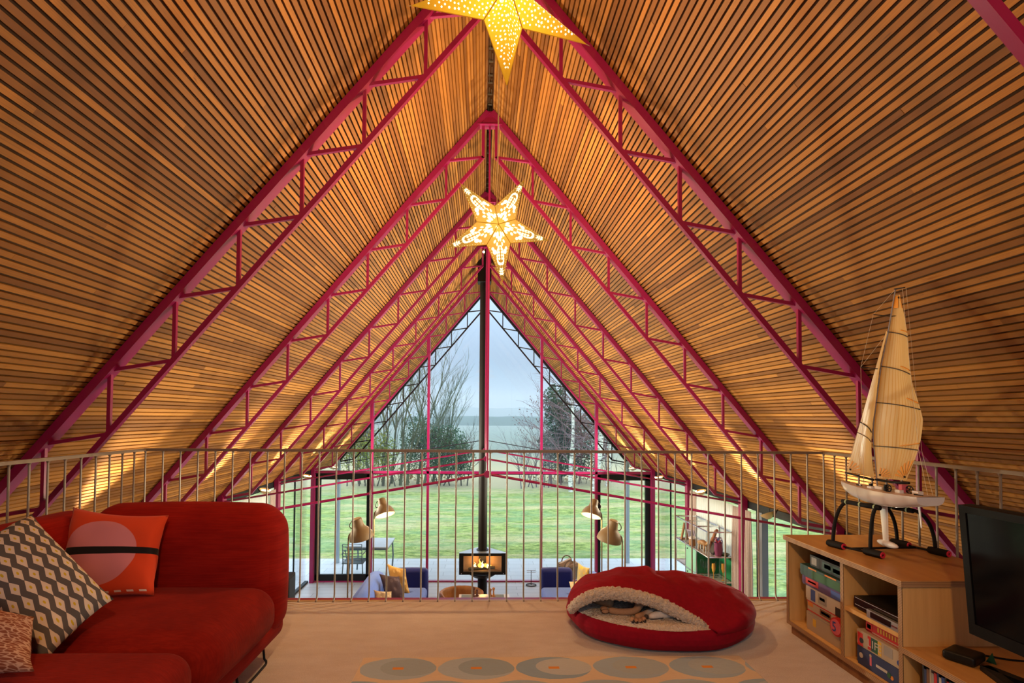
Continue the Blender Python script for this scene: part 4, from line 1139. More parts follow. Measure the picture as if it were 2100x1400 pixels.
def burst(fn, cu, cv, ru, rv, a0, a1, n, name):
    m = MB()
    for k in range(n):
        t0 = a0 + (a1 - a0) * (k + .12) / n; t1 = a0 + (a1 - a0) * (k + .62) / n
        vs = []
        for (t, r) in ((t0, .25), (t0, 1), (t1, 1), (t1, .25)):
            vs.append(fn(min(1, max(0, cu + ru * r * math.cos(t))), min(1, max(0, cv - rv * r * math.sin(t))), -.0022))
        m.add(vs, [(0, 1, 2, 3)])
    o = m.build(name, ORAM, yt); sd = o.modifiers.new('s', 'SOLIDIFY'); sd.thickness = .0006
burst(jib_p, .03, .985, .40, .085, 0, PI / 2, 5, 'corner_patch'); burst(main_p, .05, .985, .36, .07, .05, PI / 2, 6, 'corner_patch'); burst(main_p, .93, .98, .42, .095, PI * .45, PI * .98, 6, 'corner_patch')
m = MB(); m.add([main_p(.05, .01, -.002), main_p(.4, .01, -.002), main_p(.35, .07, -.002), main_p(.05, .07, -.002), main_p(.62, .01, -.002), main_p(.98, .01, -.002), main_p(.98, .07, -.002), main_p(.7, .07, -.002)], [(0, 1, 2, 3), (4, 5, 6, 7)]); o = m.build('head_patch', ORAM, yt); sd = o.modifiers.new('s', 'SOLIDIFY'); sd.thickness = .0006
for (fn, u, v) in ((jib_p, .10, .965), (main_p, .09, .965), (main_p, .90, .97), (main_p, .5, .02)):
    MB().ball(fn(u, v, -.003), .005, 10, 6).build('eyelet', BLACK, yt, smooth='all')
MB().tube([XP((2.900, .940), -.012), XP((2.79, .932), -.012), XP((2.690, .925), -.012)], .0055, 8).build('jib_boom', BLACK, yt, smooth='all')
MB().tube([XP((2.690, .927), 0), XP((2.60, .925), .012), XP((2.485, .934), .006)], .0062, 8).build('main_boom', BLACK, yt, smooth='all')
LINE = paint('rigging_line', (.55, .45, .33), .6)
MB().tube([XP((2.624, 1.758), -.05), XP((2.576, 1.741)), XP((2.53, 1.74), .04)], .0022, 6).build('spreader', BLACK, yt); MB().tube([XP((2.718, 1.503), -.05), XP((2.645, 1.486)), XP((2.58, 1.48), .06)], .0022, 6).build('spreader', BLACK, yt)
for pts in ([(2.540, 1.868, 0), (2.624, 1.758, -.05), (2.718, 1.503, -.05), (2.700, .885, -.055)], [(2.592, 1.666, 0), (2.718, 1.503, -.05)], [(2.588, 1.68, 0), (2.93, .888, -.01)], [(2.497, 1.862, 0), (2.478, 1.65, .0), (2.418, 1.09, .0), (2.360, .892, -.01)], [(2.500, 1.862, .02), (2.425, 1.09, .02), (2.368, .892, .02)], [(2.58, .93, .01), (2.56, .885, 0)], [(2.77, .935, -.01), (2.75, .885, -.01)]):
    MB().tube([XP((a, b), c) for a, b, c in pts], .0009, 5).build('rigging_line', LINE, yt)
MB().beam(XP((2.545, 1.868)), XP((2.485, 1.862)), .008, .005, (1, 0, 0)).build('mast_crane', BLACK, yt)
# deck gear
def ring(c, R0, r, mat, name, ax=(1, .25, 0)):
    rt_ = up_rot(ax); pts = [Vector(c) + rt_ @ Vector((R0 * math.cos(2 * PI * k / 16), R0 * math.sin(2 * PI * k / 16), 0)) for k in range(17)]
    m = MB().tube(pts, r, 6)
    for k in range(5): m.tube([Vector(c), Vector(c) + rt_ @ Vector((R0 * math.cos(2 * PI * k / 5), R0 * math.sin(2 * PI * k / 5), 0))], r * .7, 5)
    m.build(name, mat, yt, smooth='all')
ring((1.90, 2.545, .902), .017, .0028, BLACK, 'steering_wheel'); ring((1.95, 2.475, .904), .017, .0028, BLACK, 'steering_wheel')
for (y, x, z0, sx, sy, sz, mt, nm) in ((2.70, 1.93, .886, .012, .012, .02, BLACK, 'fitting'), (2.675, 1.91, .887, .014, .03, .008, WHITEP, 'cabin_block'), (2.63, 1.93, .888, .03, .05, .012, WHITEP, 'cabin_block'), (2.585, 1.92, .888, .012, .012, .026, BLACK, 'fitting'), (2.50, 1.92, .888, .02, .03, .012, WHITEP, 'cabin_block'), (2.44, 1.96, .889, .025, .035, .014, WHITEP, 'cabin_block'), (2.77, 1.92, .885, .01, .03, .007, BLACK, 'fitting'), (2.88, 1.94, .889, .008, .012, .006, BLACK, 'fitting'), (2.40, 1.93, .89, .004, .05, .003, BLACK, 'fitting')):
    MB().bb(x - sx / 2, x + sx / 2, y - sy / 2, y + sy / 2, z0 - .003, z0 + sz).build(nm, mt, yt)
m = MB(); m.ball((1.915, 2.755, .893), .006, 8, 6); m.build('winch_knob', WHITEP, yt, smooth='all')
MB().bb(1.925, 1.955, 2.49, 2.51, .889, .925).build('sail_servo', ink['pink'], yt)

# stand
st = thing('display_stand', 'black arched tubular stand with red foot plugs under the model yacht', 'stand', (2.0, 2.7, ZT))
FEET = [((1.802, 2.808), (1.872, 2.80), -1), ((1.872, 2.63), (1.915, 2.625), -1), ((2.170, 2.836), (2.02, 2.75), 1), ((2.222, 2.654), (2.00, 2.60), 1)]
TOPS = [(1.885, 2.80), (1.905, 2.625), (1.985, 2.73), (1.995, 2.545)]
for (f, _, sgn), tp in zip(FEET, TOPS):
    a = Vector((f[0], f[1], ZT + .018)); b = Vector((tp[0], tp[1], .797))
    hor = (b - a); hor.z = 0
    pts = bez(a, a + Vector((0, 0, .13)), b - hor * .55 + Vector((0, 0, .0)), b, 12)
    MB().tube(pts, .0085, 10).build('leg', BLACKR, st, smooth='all')
    g_ = MB(); dirv = Vector((.35 * 0 + .25, -1, 0)).normalized()
    p0 = a + dirv * -.030; p1 = a + dirv * .062
    g_.tube([p0, p0 + dirv * .012, p1 - dirv * .01, p1], [.016, .0185, .0185, .017], 14); g_.build('foot_grip', BLACKR, st, smooth=True)
    MB().lathe([(.0065, 0), (.0150, 0), (.0150, .004), (.0065, .004), (.0065, 0)], 18, p1, up_rot(dirv)).build('foot_plug', REDRUB, st, smooth=True)
def bar(a, b, r=.006): MB().tube([a, b], r, 8).build('cross_bar', BLACKR, st, smooth='all')
fz = ZT + .014
F3 = [Vector((f[0][0], f[0][1], fz)) for f in FEET]
bar(F3[0], F3[1]); bar(F3[2], F3[3]); bar((F3[0] + F3[1]) / 2, (F3[2] + F3[3]) / 2)
T3 = [Vector((t_[0], t_[1], .797)) for t_ in TOPS]
def collar(a, b):
    MB().tube([a, b], .012, 12).build('cradle_bar', BLACKR, st, smooth='all')
    for k in (.12, .5, .88):
        d = (b - a).normalized(); c = a.lerp(b, k)
        MB().tube([c - d * .004, c + d * .004], .0135, 12).build('collar_ring', paint('dull_green', (.35, .45, .25), .5), st, smooth=True)
collar(T3[0] + Vector((-.02, .02, 0)), T3[1] + Vector((0, -.02, 0))); collar(T3[2] + Vector((0, .02, 0)), T3[3] + Vector((.01, -.02, 0)))
MB().tube([T3[0].lerp(T3[1], .5), T3[2].lerp(T3[3], .5)], .009, 10).build('cradle_bar', BLACKR, st, smooth='all')

# ================================================================== STAR LANTERNS
def paper_mat(name, c1, c2, st, sc):
    t = NT(name); n = t.noise(t.geo(), sc, 3, .7); v = t.attr('tone').outputs['Fac']
    c = t.mix(n, c1, c2)
    e = t.n('Emission'); t.l(c, e.inputs['Color']); t.l(t.math('MULTIPLY', t.math('POWER', v, 1.5), st), e.inputs['Strength'])
    tr = t.n('BsdfTransparent'); tr.inputs['Color'].default_value = (1, .90, .72, 1)
    mx = t.n('MixShader'); mx.inputs[0].default_value = .22; t.l(e.outputs[0], mx.inputs[1]); t.l(tr.outputs[0], mx.inputs[2]); t.l(mx.outputs[0], t.out.inputs['Surface']); return t.mat
HOLE = emis('lit_cutout', (1, .80, .45), 2.6)
HOLEB = emis('lit_cutout_pale', (1, .80, .42), 2.4)
SEAM = emis('lit_orange_seam', (1, .36, .02), .55)
CORD = paint('twisted_cord', (.45, .30, .14), .7)
def star(label, C, psi, th_, de, R0, ri, depth, pm, style, cord_top, power, bulb_r):
    C = Vector(C); Mx = Matrix.Rotation(psi, 3, 'Z') @ Matrix.Rotation(th_, 3, 'X')
    W = lambda x, y, z: C + Mx @ Vector((x, y, z))
    t = thing('star_lantern', label, 'star lantern', C, 'paper star lanterns')
    tips = []; inn = []
    for k in range(5):
        a = math.radians(-90 + 72 * k) + de; tips.append((R0 * math.cos(a), R0 * math.sin(a))); b = a + math.radians(36); inn.append((ri * math.cos(b), ri * math.sin(b)))
    sh = MB(); cut = MB(); seam = MB(); rng = random.Random(11)
    def bright(x, z):
        r = math.hypot(x, z) / R0; return max(.62, 1.55 - 1.05 * r)
    for k in range(5):
        for (q, sg) in ((inn[k], 1), (inn[k - 1], -1)):
            for yd_ in (-depth, depth):
                A = Vector((0, yd_, 0)); B = Vector((tips[k][0], 0, tips[k][1])); D = Vector((q[0], 0, q[1]))
                n = 8
                idx = {}; vs = []; fs = []
                for i in range(n + 1):
                    for j in range(n + 1 - i):
                        p = A + (B - A) * i / n + (D - A) * j / n; idx[i, j] = len(vs); vs.append(p)
                for i in range(n):
                    for j in range(n - i):
                        fs.append((idx[i, j], idx[i + 1, j], idx[i, j + 1]))
                        if j < n - i - 1: fs.append((idx[i + 1, j], idx[i + 1, j + 1], idx[i, j + 1]))
                b0 = len(sh.v); sh.add([W(*p) for p in vs], fs)
                for kk, p in enumerate(vs): sh.a[b0 + kk] = bright(p.x, p.z)
                if yd_ > 0: continue
                e1 = (B - A); nrm = e1.cross(D - A).normalized()
                if nrm.y > 0: nrm = -nrm
                def spot(i, j, ru, rv, ang, nn=12, star5=False):
                    p = A + e1 * i + (D - A) * j + nrm * .0012
                    ex = e1.normalized(); ey = nrm.cross(ex)
                    pl = []
                    for s_ in range(nn):
                        a_ = 2 * PI * s_ / nn; rr = 1.0
                        if star5: rr = 1.25 if s_ % 2 == 0 else .55
                        x_, y_ = ru * rr * math.cos(a_), rv * rr * math.sin(a_)
                        x2 = x_ * math.cos(ang) - y_ * math.sin(ang); y2 = x_ * math.sin(ang) + y_ * math.cos(ang)
                        pl.append(W(*(p + ex * x2 + ey * y2)))
                    cut.add(pl, [tuple(range(nn))])
                if style == 'dots':
                    pts = []
                    tries = 0
                    while len(pts) < 62 and tries < 3000:
                        tries += 1; i = rng.uniform(.02, .82); j = rng.uniform(.03, .86)
                        if i + j > .90: continue
                        p = A + e1 * i + (D - A) * j
                        if any((p - o).length < .0145 for o in pts): continue
                        pts.append(p); r_ = rng.uniform(.0032, .0050)
                        if rng.random() < .3: spot(i, j, r_ * 1.25, r_ * 1.25, rng.random() * 3, 10, True)
                        else: spot(i, j, r_, r_, 0, 9)
                elif style == 'paisley':
                    hy = sg
                    # big petal near the middle (half on each side of the ridge)
                    for (i, j, ru, rv, an) in ((.13, .15, .026, .0115, .28), (.06, .34, .020, .0095, .55), (.22, .07, .022, .0085, .05), (.17, .36, .015, .009, .6), (.27, .20, .015, .008, .15)): spot(i, j, ru, rv, an * sg)
                    # paisley ring of petals
                    for s_ in range(9):
                        a_ = PI * (s_ + .3) / 9; ii = .50 + .155 * math.cos(a_); jj = .04 + .235 * math.sin(a_) * (1.15 - ii * .5)
                        if ii + jj < .95: spot(ii, jj, .0125, .0072, (a_ - PI / 2) * .5 * sg)
                    for s_ in range(4): spot(.39 + .055 * s_, .10, .0105, .0075, 0)
                    spot(.33, .42, .019, .017, 0); spot(.23, .55, .013, .012, 0)
                    for s_ in range(4): a_ = PI * (s_ + .5) / 4; spot(.80 + .048 * math.cos(a_),   .02 + .07 * math.sin(a_), .0095, .0058, a_ * sg)
                    spot(.80, .03, .006, .004, 0)
                    for s_ in range(13): spot(.12 + .065 * s_, (1 - (.12 + .065 * s_)) * .90, .0022, .0018, 0, 6)
                    for s_ in range(9): spot(.68 + .008 * s_, .02 + .022 * s_, .0016, .0016, 0, 5)
    # paler folded seams along the valleys and outer edges
    for k in range(5):
        seam.tube([W(0, -depth - .001, 0), W(inn[k][0], -.001, inn[k][1])], .0030, 5)
        for kk in (k, (k + 1) % 5): seam.tube([W(inn[k][0], 0, inn[k][1]), W(tips[kk][0], 0, tips[kk][1])], .0018, 5)
    sh.build('paper_shell', pm, t); (cut.build('cutouts', HOLE if style == 'dots' else HOLEB, t) if cut.v else None); seam.build('folded_seams', SEAM, t)
    # bulb, holder and cord
    MB().ball(W(0, 0, .0), .010, 12, 8).build('bulb', emis('bulb_glow', (1, .72, .35), 12), t, smooth='all')
    tp = C + Vector((0, 0, ri * .95))
    MB().tube([tp + Vector((0, 0, -.05)), tp + Vector((0, 0, .02))], .014, 10).build('lamp_holder', BLACK, t)
    pts = [tp, tp.lerp(Vector(cord_top), .5) + Vector((.004, 0, 0)), Vector(cord_top)]
    MB().tube(catmull(pts, 6), .0045, 6).build('cord', CORD, t, smooth='all')
    for k in range(5):
        s_ = MB().tube([W(tips[k][0], 0, tips[k][1]), W(tips[k][0] * 1.05, 0, tips[k][1] * 1.05)], [.002, .0005], 5)
        s_.build('tip_thread', CORD, t)
    ld = bpy.data.lights.new('star_bulb', 'POINT'); ld.energy = power; ld.color = (1, .65, .36); ld.shadow_soft_size = bulb_r
    lo = bpy.data.objects.new('star_bulb', ld); COL.objects.link(lo); lo.parent = t; lo.location = (0, 0, 0)
    return t
P1 = paper_mat('gold_speckled_paper', (1, .33, .008), (1, .48, .03), 1.40, 160)
P2 = paper_mat('printed_paper', (1, .38, .025), (1, .55, .11), .85, 220)
star('gold speckled paper star with round holes hanging highest, cut by the top of the picture', (.014, 2.251, 3.024), .276, -.137, .017, .41, .146, .085, P1, 'dots', (.014, 2.251, 4.32), STAR_W[0], .045)
star('added unseen paper star lantern behind the viewpoint, lighting the foreground', (-.02, -.45, 2.5), 0, 0, .3, .41, .15, .085, P1, 'plain', (-.02, -.45, 4.32), STAR_W[2], .045)  # unseen lantern added to bring more light onto the foreground
star('paper star with pale paisley cut-outs hanging lower over the balustrade', (.044, 4.002, 2.663), .124, .091, .123, .41, .155, .085, P2, 'paisley', (.05, 4.0, 4.32), STAR_W[1], .028)

# ================================================================== EAVES UPLIGHTERS
BRASS = paint('brass_dish', (.55, .34, .14), .4, .3)
GLOW = emis('uplighter_glow', (1, .70, .34), 9)
def uplighter(s, y, label, gain=1.0, lit=True):
    x = s * 3.33; z = .10
    t = thing('clip_uplighter', label, 'uplighter', (x, y, z), 'uplighters clipped along the eaves')
    R = up_rot((-s * .25, -.12 if y > 8 else .42, 1))
    c = Vector((x, y, z))
    MB().lathe([(.018, -.055), (.035, -.045), (.075, -.005), (.082, .012), (.078, .012), (.070, -.002), (.030, -.035), (.004, -.04)], 24, c, R).build('dish', BRASS, t, smooth=True)
    MB().lathe([(.001, 0), (.055, 0), (.055, .006), (.001, .010)], 18, c + R @ Vector((0, 0, -.008)), R).build('lamp_disc', GLOW if lit else BRASS, t)
    MB().tube([c + R @ Vector((0, 0, -.05)), c + Vector((s * .09, .02, -.02)), c + Vector((s * .15, .05, .05))], .006, 6).build('clip_arm', BLACK, t, smooth='all')
    MB().tube(catmull([c + Vector((s * .15, .05, .05)), c + Vector((s * .12, .14, -.03)), c + Vector((s * .16, .26, .03))], 4), .003, 5).build('cable', BLACK, t, smooth='all')
    if lit:
        for en, ang, aim, nm in ((UP_W[0] * (.5 + gain * .5), 44, (-s * .56, 0, .83), 'uplighter_lamp'), (UP_W[1] * gain, 104, (-s * .97, 0, .26), 'uplighter_spill')):
            ld = bpy.data.lights.new(nm, 'SPOT'); ld.energy = en; ld.color = (1, .93, .70); ld.spot_size = math.radians(ang); ld.spot_blend = 1.0 if ang > 90 else .7; ld.shadow_soft_size = .03
            lo = bpy.data.objects.new(nm, ld); COL.objects.link(lo); lo.parent = t
            lo.location = R @ Vector((0, 0, .02)); q = Vector(aim).to_track_quat('-Z', 'Y'); lo.rotation_mode = 'QUATERNION'; lo.rotation_quaternion = q
SIDE = {-1: 'sofa side', 1: 'yacht side'}
for s in (-1, 1):
    for k, (a, b, lab) in enumerate(((4, 5, 'first from the gable glass'), (3, 4, 'second from the gable glass'), (2, 3, 'third from the gable glass'), (1, 2, 'fourth from the gable glass'))):
        uplighter(s, (TY[a] + TY[b]) / 2 + .02, 'brass dish uplighter clipped at the eaves on the %s, %s' % (SIDE[s], lab), (1.25, .9, .6, .3)[k])
    uplighter(s, (TY[5] + TY[6]) / 2 - .1, 'brass dish uplighter outdoors under the canopy on the %s' % SIDE[s], .5)

# ================================================================== LOUNGE
MUST = paint('taupe_lamp_enamel', (.19, .115, .050), .5, spec=.3)
def floor_lamp(x, y, z_top, s, lit, label, aim):
    t = thing('floor_lamp', label, 'floor lamp', (x, y, GZ), 'floor lamps by the blue sofas')
    MB().lathe([(.001, 0), (.15, 0), (.15, .02), (.02, .03), (.012, .06)], 28, (x, y, GZ)).build('base', MUST, t, smooth=True)
    zj = z_top - .20
    hx = x + s * .12
    MB().tube([(x, y, GZ + .02), (x, y, zj - .10)] + bez((x, y, zj - .10), (x, y, zj), (x + s * .01, y, zj + .03), (x + s * .07, y - .01, zj + .05), 8)[1:], .011, 10).build('pole', MUST, t, smooth='all')
    d = Vector(aim).normalized()              # where the opening points
    R = up_rot(-d)
    c = Vector((hx + s * .06, y - .02, z_top - .165))
    sc = 1.12
    prof = [(.001, .205), (.050, .205), (.058, .198), (.068, .115), (.078, .085), (.118, .045), (.148, -.01), (.158, -.065), (.152, -.065), (.140, -.01), (.108, .038), (.06, .075), (.001, .08)]
    MB().lathe([(r * sc, z * sc) for r, z in prof], 32, c, R).build('lamp_shade', MUST, t, smooth=True)
    hp = [R @ Vector((-s * .066 * sc * math.cos(a) - s * .045 * math.sin(a) * 1.0, 0, (.17 - .07 * (1 - math.cos(a))) * sc)) + c for a in (0, .5, 1.0, 1.57, 2.1, 2.6, 3.0)]
    hp = bez(c + R @ Vector((-s * .064 * sc, 0, .185 * sc)), c + R @ Vector((-s * .13 * sc, 0, .15 * sc)), c + R @ Vector((-s * .13 * sc, 0, .09 * sc)), c + R @ Vector((-s * .085 * sc, 0, .085 * sc)), 8)
    MB().tube(hp, .007, 6).build('handle', paint('dark_brown_metal', (.07, .045, .03), .5), t, smooth='all')
    MB().ball(c + R @ Vector((0, 0, -.01)), .035, 12, 8).build('bulb', emis('floor_lamp_bulb', (1, .80, .5), 14 if lit else .6), t, smooth='all')
    if lit:
        ld = bpy.data.lights.new('floor_lamp_bulb', 'POINT'); ld.energy = LAMP_W; ld.color = (1, .66, .32); ld.shadow_soft_size = .04
        lo = bpy.data.objects.new('floor_lamp_bulb', ld); COL.objects.link(lo); lo.parent = t; lo.location = c + R @ Vector((0, 0, -.05)) - Vector((x, y, GZ))
floor_lamp(-1.935, 9.5, -.26, 1, True, 'lit taupe floor lamp behind the blue sofa that is nearer the red sofa', (.34, -.40, -1))
floor_lamp(-1.985, 7.9, -.30, 1, False, 'taupe floor lamp standing before the glass door nearer the red sofa', (.22, .16, -1))
floor_lamp(2.075, 9.5, -.27, -1, True, 'lit taupe floor lamp behind the blue sofa that is nearer the chrome shelf', (-.34, -.40, -1))
floor_lamp(1.965, 7.7, -.285, -1, False, 'taupe floor lamp standing before the glass door nearer the chrome shelf', (-.22, .16, -1))

BLUE = fabric('blue_wool', (.10, .19, .58), (.075, .15, .50), 70, .9)
BLUED = fabric('deep_blue_wool', (.012, .020, .15), (.009, .015, .12), 70, .9)
def blue_sofa(s, label):
    t = thing('sofa', label, 'sofa', (s * 1.45, 8.4, GZ), 'blue sofas in the lounge')
    def rb(name, c, d, r, mat, bulge=.01):
        m = MB(); m.rbox(c, d, r, 5, bulge); m.build(name, mat, t, smooth='all', merge=True)
    xo, xi = 1.98, 1.0
    rb('base', (s * (xo + xi) / 2, 8.35, GZ + .20), (xo - xi, 2.2, .20), .06, BLUED)
    rb('backrest', (s * (xo - .14), 8.35, GZ + .46), (.28, 2.1, .56), .11, BLUE, .03)
    rb('arm', (s * 1.26, 9.46, GZ + .38), (.56, .17, .74), .06, BLUED)
    rb('arm', (s * (xo + xi) / 2, 7.30, GZ + .36), (xo - xi, .16, .62), .06, BLUED)
    for k, y in enumerate((8.87, 7.87)): rb('seat_cushion', (s * 1.33, y, GZ + .375), (.70, .98, .17), .06, BLUE, .015)
    for x in (1.05, 1.9):
        for y in (7.35, 9.4): MB().lathe([(.018, 0), (.022, .1)], 10, (s * x, y, GZ), None, 0, .5, True).build('leg', BLACK, t)
blue_sofa(-1, 'blue lounge sofa seen between the two floor lamps below the red sofa side')
blue_sofa(1, 'blue lounge sofa with yellow and striped cushions, partly behind the red dog bed')
z = GZ + .46
pillow(smallprint('gold_print', (.62, .42, .16), (.46, .27, .08), 5), 'cushion', 'gold cushion propped at the far arm of the sofa below the red sofa side', 'cushion', [(-1.66, 9.28, z + .42), (-1.33, 9.18, z + .36), (-1.56, 9.05, z + .0), (-1.22, 9.0, z - .02)], .06, 'lounge cushions')
pillow(smallprint('dark_print', (.10, .07, .08), (.06, .04, .05), 4), 'cushion', 'dark plum cushion between the gold and cream ones on the blue sofa', 'cushion', [(-1.72, 8.9, z + .36), (-1.40, 8.95, z + .30), (-1.55, 8.55, z + .02), (-1.22, 8.6, z - .02)], .06, 'lounge cushions')
pillow(smallprint('cream_print', (.66, .52, .33), (.50, .36, .20), 6), 'cushion', 'small cream cushion lowest on the blue sofa below the red sofa side', 'cushion', [(-1.72, 8.45, z + .24), (-1.45, 8.5, z + .20), (-1.66, 8.25, z - .0), (-1.38, 8.28, z - .02)], .05, 'lounge cushions')
pillow(smallprint('yellow_flower', (.66, .42, .03), (.45, .36, .16), 7), 'cushion', 'upright yellow flowered cushion on the blue sofa by the log basket', 'cushion', [(1.60, 9.2, z + .46), (1.76, 9.0, z + .42), (1.52, 8.95, z + .02), (1.70, 8.75, z + .0)], .06, 'lounge cushions')
pillow(smallprint('yellow_flower_b', (.60, .34, .03), (.62, .50, .30), 7), 'cushion', 'yellow flowered cushion lying against the foot of the upright one', 'cushion', [(1.42, 9.05, z + .18), (1.66, 8.95, z + .24), (1.42, 8.8, z - .02), (1.64, 8.7, z - .02)], .05, 'lounge cushions')
pillow(stripes('coral_stripe', (.80, .62, .50), (.72, .22, .09), 14), 'cushion', 'coral and white striped cushion peeping over the red dog bed', 'cushion', [(1.56, 8.75, z + .34), (1.80, 8.55, z + .36), (1.46, 8.4, z + .02), (1.72, 8.2, z + .02)], .06, 'lounge cushions')

# stove
SX, SYF = -.03, 9.95
sv = thing('wood_stove', 'black triangular wood stove with a glass front and a tall black flue', 'stove', (SX, SYF, GZ))
zb, zt = -1.665, -1.275
pl = [(SX - .43, SYF), (SX + .43, SYF), (SX + .43, SYF + .07), (SX + .10, SYF + .46), (SX - .10, SYF + .46), (SX - .43, SYF + .07)]
TOPM = paint('stove_top_steel', (.42, .46, .50), .35, .6)
m = MB(); m.prism(pl, zt - .03, zt, 'XY'); m.build('top_plate', TOPM, sv)
m = MB(); m.prism(pl, zb, zb + .03, 'XY')
m.prism([pl[2], pl[3], (pl[3][0] - .02, pl[3][1] - .02), (pl[2][0] - .03, pl[2][1])], zb, zt - .03, 'XY'); m.prism([pl[4], pl[5], (pl[5][0] + .03, pl[5][1]), (pl[4][0] + .02, pl[4][1] - .02)], zb, zt - .03, 'XY'); m.prism([pl[3], pl[4], (pl[4][0], pl[4][1] - .02), (pl[3][0], pl[3][1] - .02)], zb, zt - .03, 'XY')
m.build('body', BLACK, sv)
m = MB()
for b in ((SX - .43, SX - .35, zb, zt), (SX + .35, SX + .43, zb, zt), (SX - .35, SX + .35, zt - .05, zt - .001), (SX - .35, SX + .35, zb, zb + .05)): m.bb(b[0], b[1], SYF - .012, SYF + .015, b[2], b[3])
m.build('door_frame', BLACK, sv)
MB().bb(SX - .35, SX + .35, SYF - .004, SYF, zb + .05, zt - .05).build('glass_pane', GLASS, sv)
FB = paint('fire_brick', (.30, .20, .13), .9)
m = MB(); m.prism([(SX - .36, SYF + .06), (SX + .36, SYF + .06), (SX + .07, SYF + .40), (SX - .07, SYF + .40)], zb + .03, zb + .05, 'XY')
m.prism([(SX - .37, SYF + .05), (SX - .36, SYF + .06), (SX - .07, SYF + .40), (SX - .09, SYF + .41)], zb + .04, zt - .04, 'XY'); m.prism([(SX + .37, SYF + .05), (SX + .36, SYF + .06), (SX + .07, SYF + .40), (SX + .09, SYF + .41)], zb + .04, zt - .04, 'XY'); m.build('firebox_lining', FB, sv)
rf = random.Random(2)
for k, (x, y, a) in enumerate(((-.13, .12, .3), (.10, .14, -.25), (0, .20, .05))):
    d = Vector((math.cos(a), math.sin(a), 0)); c = Vector((SX + x, SYF + y, zb + .075 + .02 * k))
    MB().tube([c - d * .13, c, c + d * .13], [.030, .034, .028], 8).build('log', BARK, sv, smooth=True)
FL = emis('flame', (1, .42, .06), 3.2); FL2 = emis('flame_core', (1, .72, .22), 5)
for k, (x, h, w) in enumerate(((-.14, .10, .022), (-.05, .17, .028), (.0, .13, .024), (.06, .085, .03), (.10, .07, .035), (.15, .05, .03))):
    c = Vector((SX + x, SYF + .14, zb + .09)); pts = [c + Vector((.012 * math.sin(i * 1.4 + k * 2), 0, h * i / 8)) for i in range(9)]
    MB().tube(pts, [w * .5, w, w * .95, w * .8, w * .62, w * .45, w * .3, w * .16, .001], 10).build('flame', FL if k % 2 else FL2, sv, smooth='all')
MB().lathe([(.29, zb - GZ), (.29, zb - GZ - .02), (.17, zb - GZ - .10), (.088, zb - GZ - .11), (.088, .03), (.15, .02), (.15, 0)], 32, (SX, SYF + .23, GZ)).build('pedestal', BLACK, sv, smooth=True)
MB().tube([(SX, SYF + .25, zt), (SX, SYF + .25, 4.2)], .083, 28).build('flue', paint('flue_black', (.010, .007, .006), .6, spec=.15), sv, smooth=True)
MB().lathe([(.115, 0), (.115, .012), (.085, .02)], 24, (SX, SYF + .25, zt)).build('flue_collar', BLACK, sv, smooth=True)
MB().bb(SX - .128, SX + .158 - .03, SYF + .12, SYF + .38, 3.79, 4.25).build('chimney_box', BLACK, sv)
for s in (-1, 1): MB().ball((SX + s * .385, SYF - .014, zb + .022), .009, 8, 6).build('knob', CHROME, sv)
ld = bpy.data.lights.new('fire_glow', 'POINT'); ld.energy = 7; ld.color = (1, .45, .12); ld.shadow_soft_size = .06
lo = bpy.data.objects.new('fire_glow', ld); COL.objects.link(lo); lo.parent = sv; lo.location = (.0, .17, zb + .19 - GZ)
# leather dog basket
LEA = plywood('tan_leather', (.40, .20, .07), (.28, .125, .04), .5, (6, 6, 6))
db = thing('dog_basket', 'tan leather round dog basket in front of the stove', 'dog basket', (-.40, 9.62, GZ))
m = MB()
def dbf(u, v):
    a = 2 * PI * u; prof = [(.36, .02), (.40, .14), (.395, .28), (.37, .30), (.335, .28), (.32, .12), (.30, .07), (.001, .06)]
    k = v * 7; i = min(int(k), 6); f = k - i; r = prof[i][0] * (1 - f) + prof[i + 1][0] * f; z_ = prof[i][1] * (1 - f) + prof[i + 1][1] * f
    dip = .10 * max(0, -math.sin(a)) ** 2 if v < .75 else 0
    r *= 1 - .02 * (math.cos(8 * a) ** 8)
    return Vector((-.40 + r * math.cos(a), 9.62 + r * math.sin(a) * .9, GZ + z_ - dip * (z_ / .30)))
m.grid(dbf, 64, 21); m.build('basket_wall', LEA, db, smooth='all', merge=True)
m = MB(); m.ball((-.25, 9.62, GZ + .12), .16, 16, 10, 0, .5, (1.2, .9, .6)); m.build('blanket', fabric('plum_blanket', (.09, .06, .07), None, 50), db, smooth='all')
# coffee table with chess pieces
ct = thing('coffee_table', 'low white coffee table in front of the stove, only its far edge showing', 'coffee table', (0, 8.75, GZ))
MB().bb(-.42, .42, 8.35, 9.15, GZ + .375, GZ + .400).build('table_top', paint('white_laminate', (.68, .68, .66), .25), ct)
m = MB(); m.bb(-.38, -.22, 8.9, 9.13, GZ + .400, GZ + .404); m.bb(.16, .33, 8.9, 9.13, GZ + .400, GZ + .404); m.build('inlaid_panel', paint('slate_inlay', (.20, .27, .28), .2), ct)
for x in (-.38, .38):
    for y in (8.4, 9.1): MB().bb(x - .02, x + .02, y - .02, y + .02, GZ, GZ + .376).build('leg', WHITEP, ct)
def chess(x, y, h, mat, label):
    t = thing('chess_piece', label, 'chess piece', (x, y, GZ + .404), 'chess pieces on the coffee table')
    z0 = GZ + .404
    MB().lathe([(.001, 0), (.030, 0), (.030, .012), (.015, .03), (.012, h * .6), (.020, h * .66), (.012, h * .72)], 14, (x, y, z0)).build('body', mat, t, smooth=True)
    MB().ball((x, y, z0 + h * .84), h * .17, 12, 8).build('head', mat, t, smooth='all')
CH1 = paint('dark_chess_wood', (.11, .03, .015), .35); CH2 = paint('tan_chess_wood', (.45, .20, .06), .35)
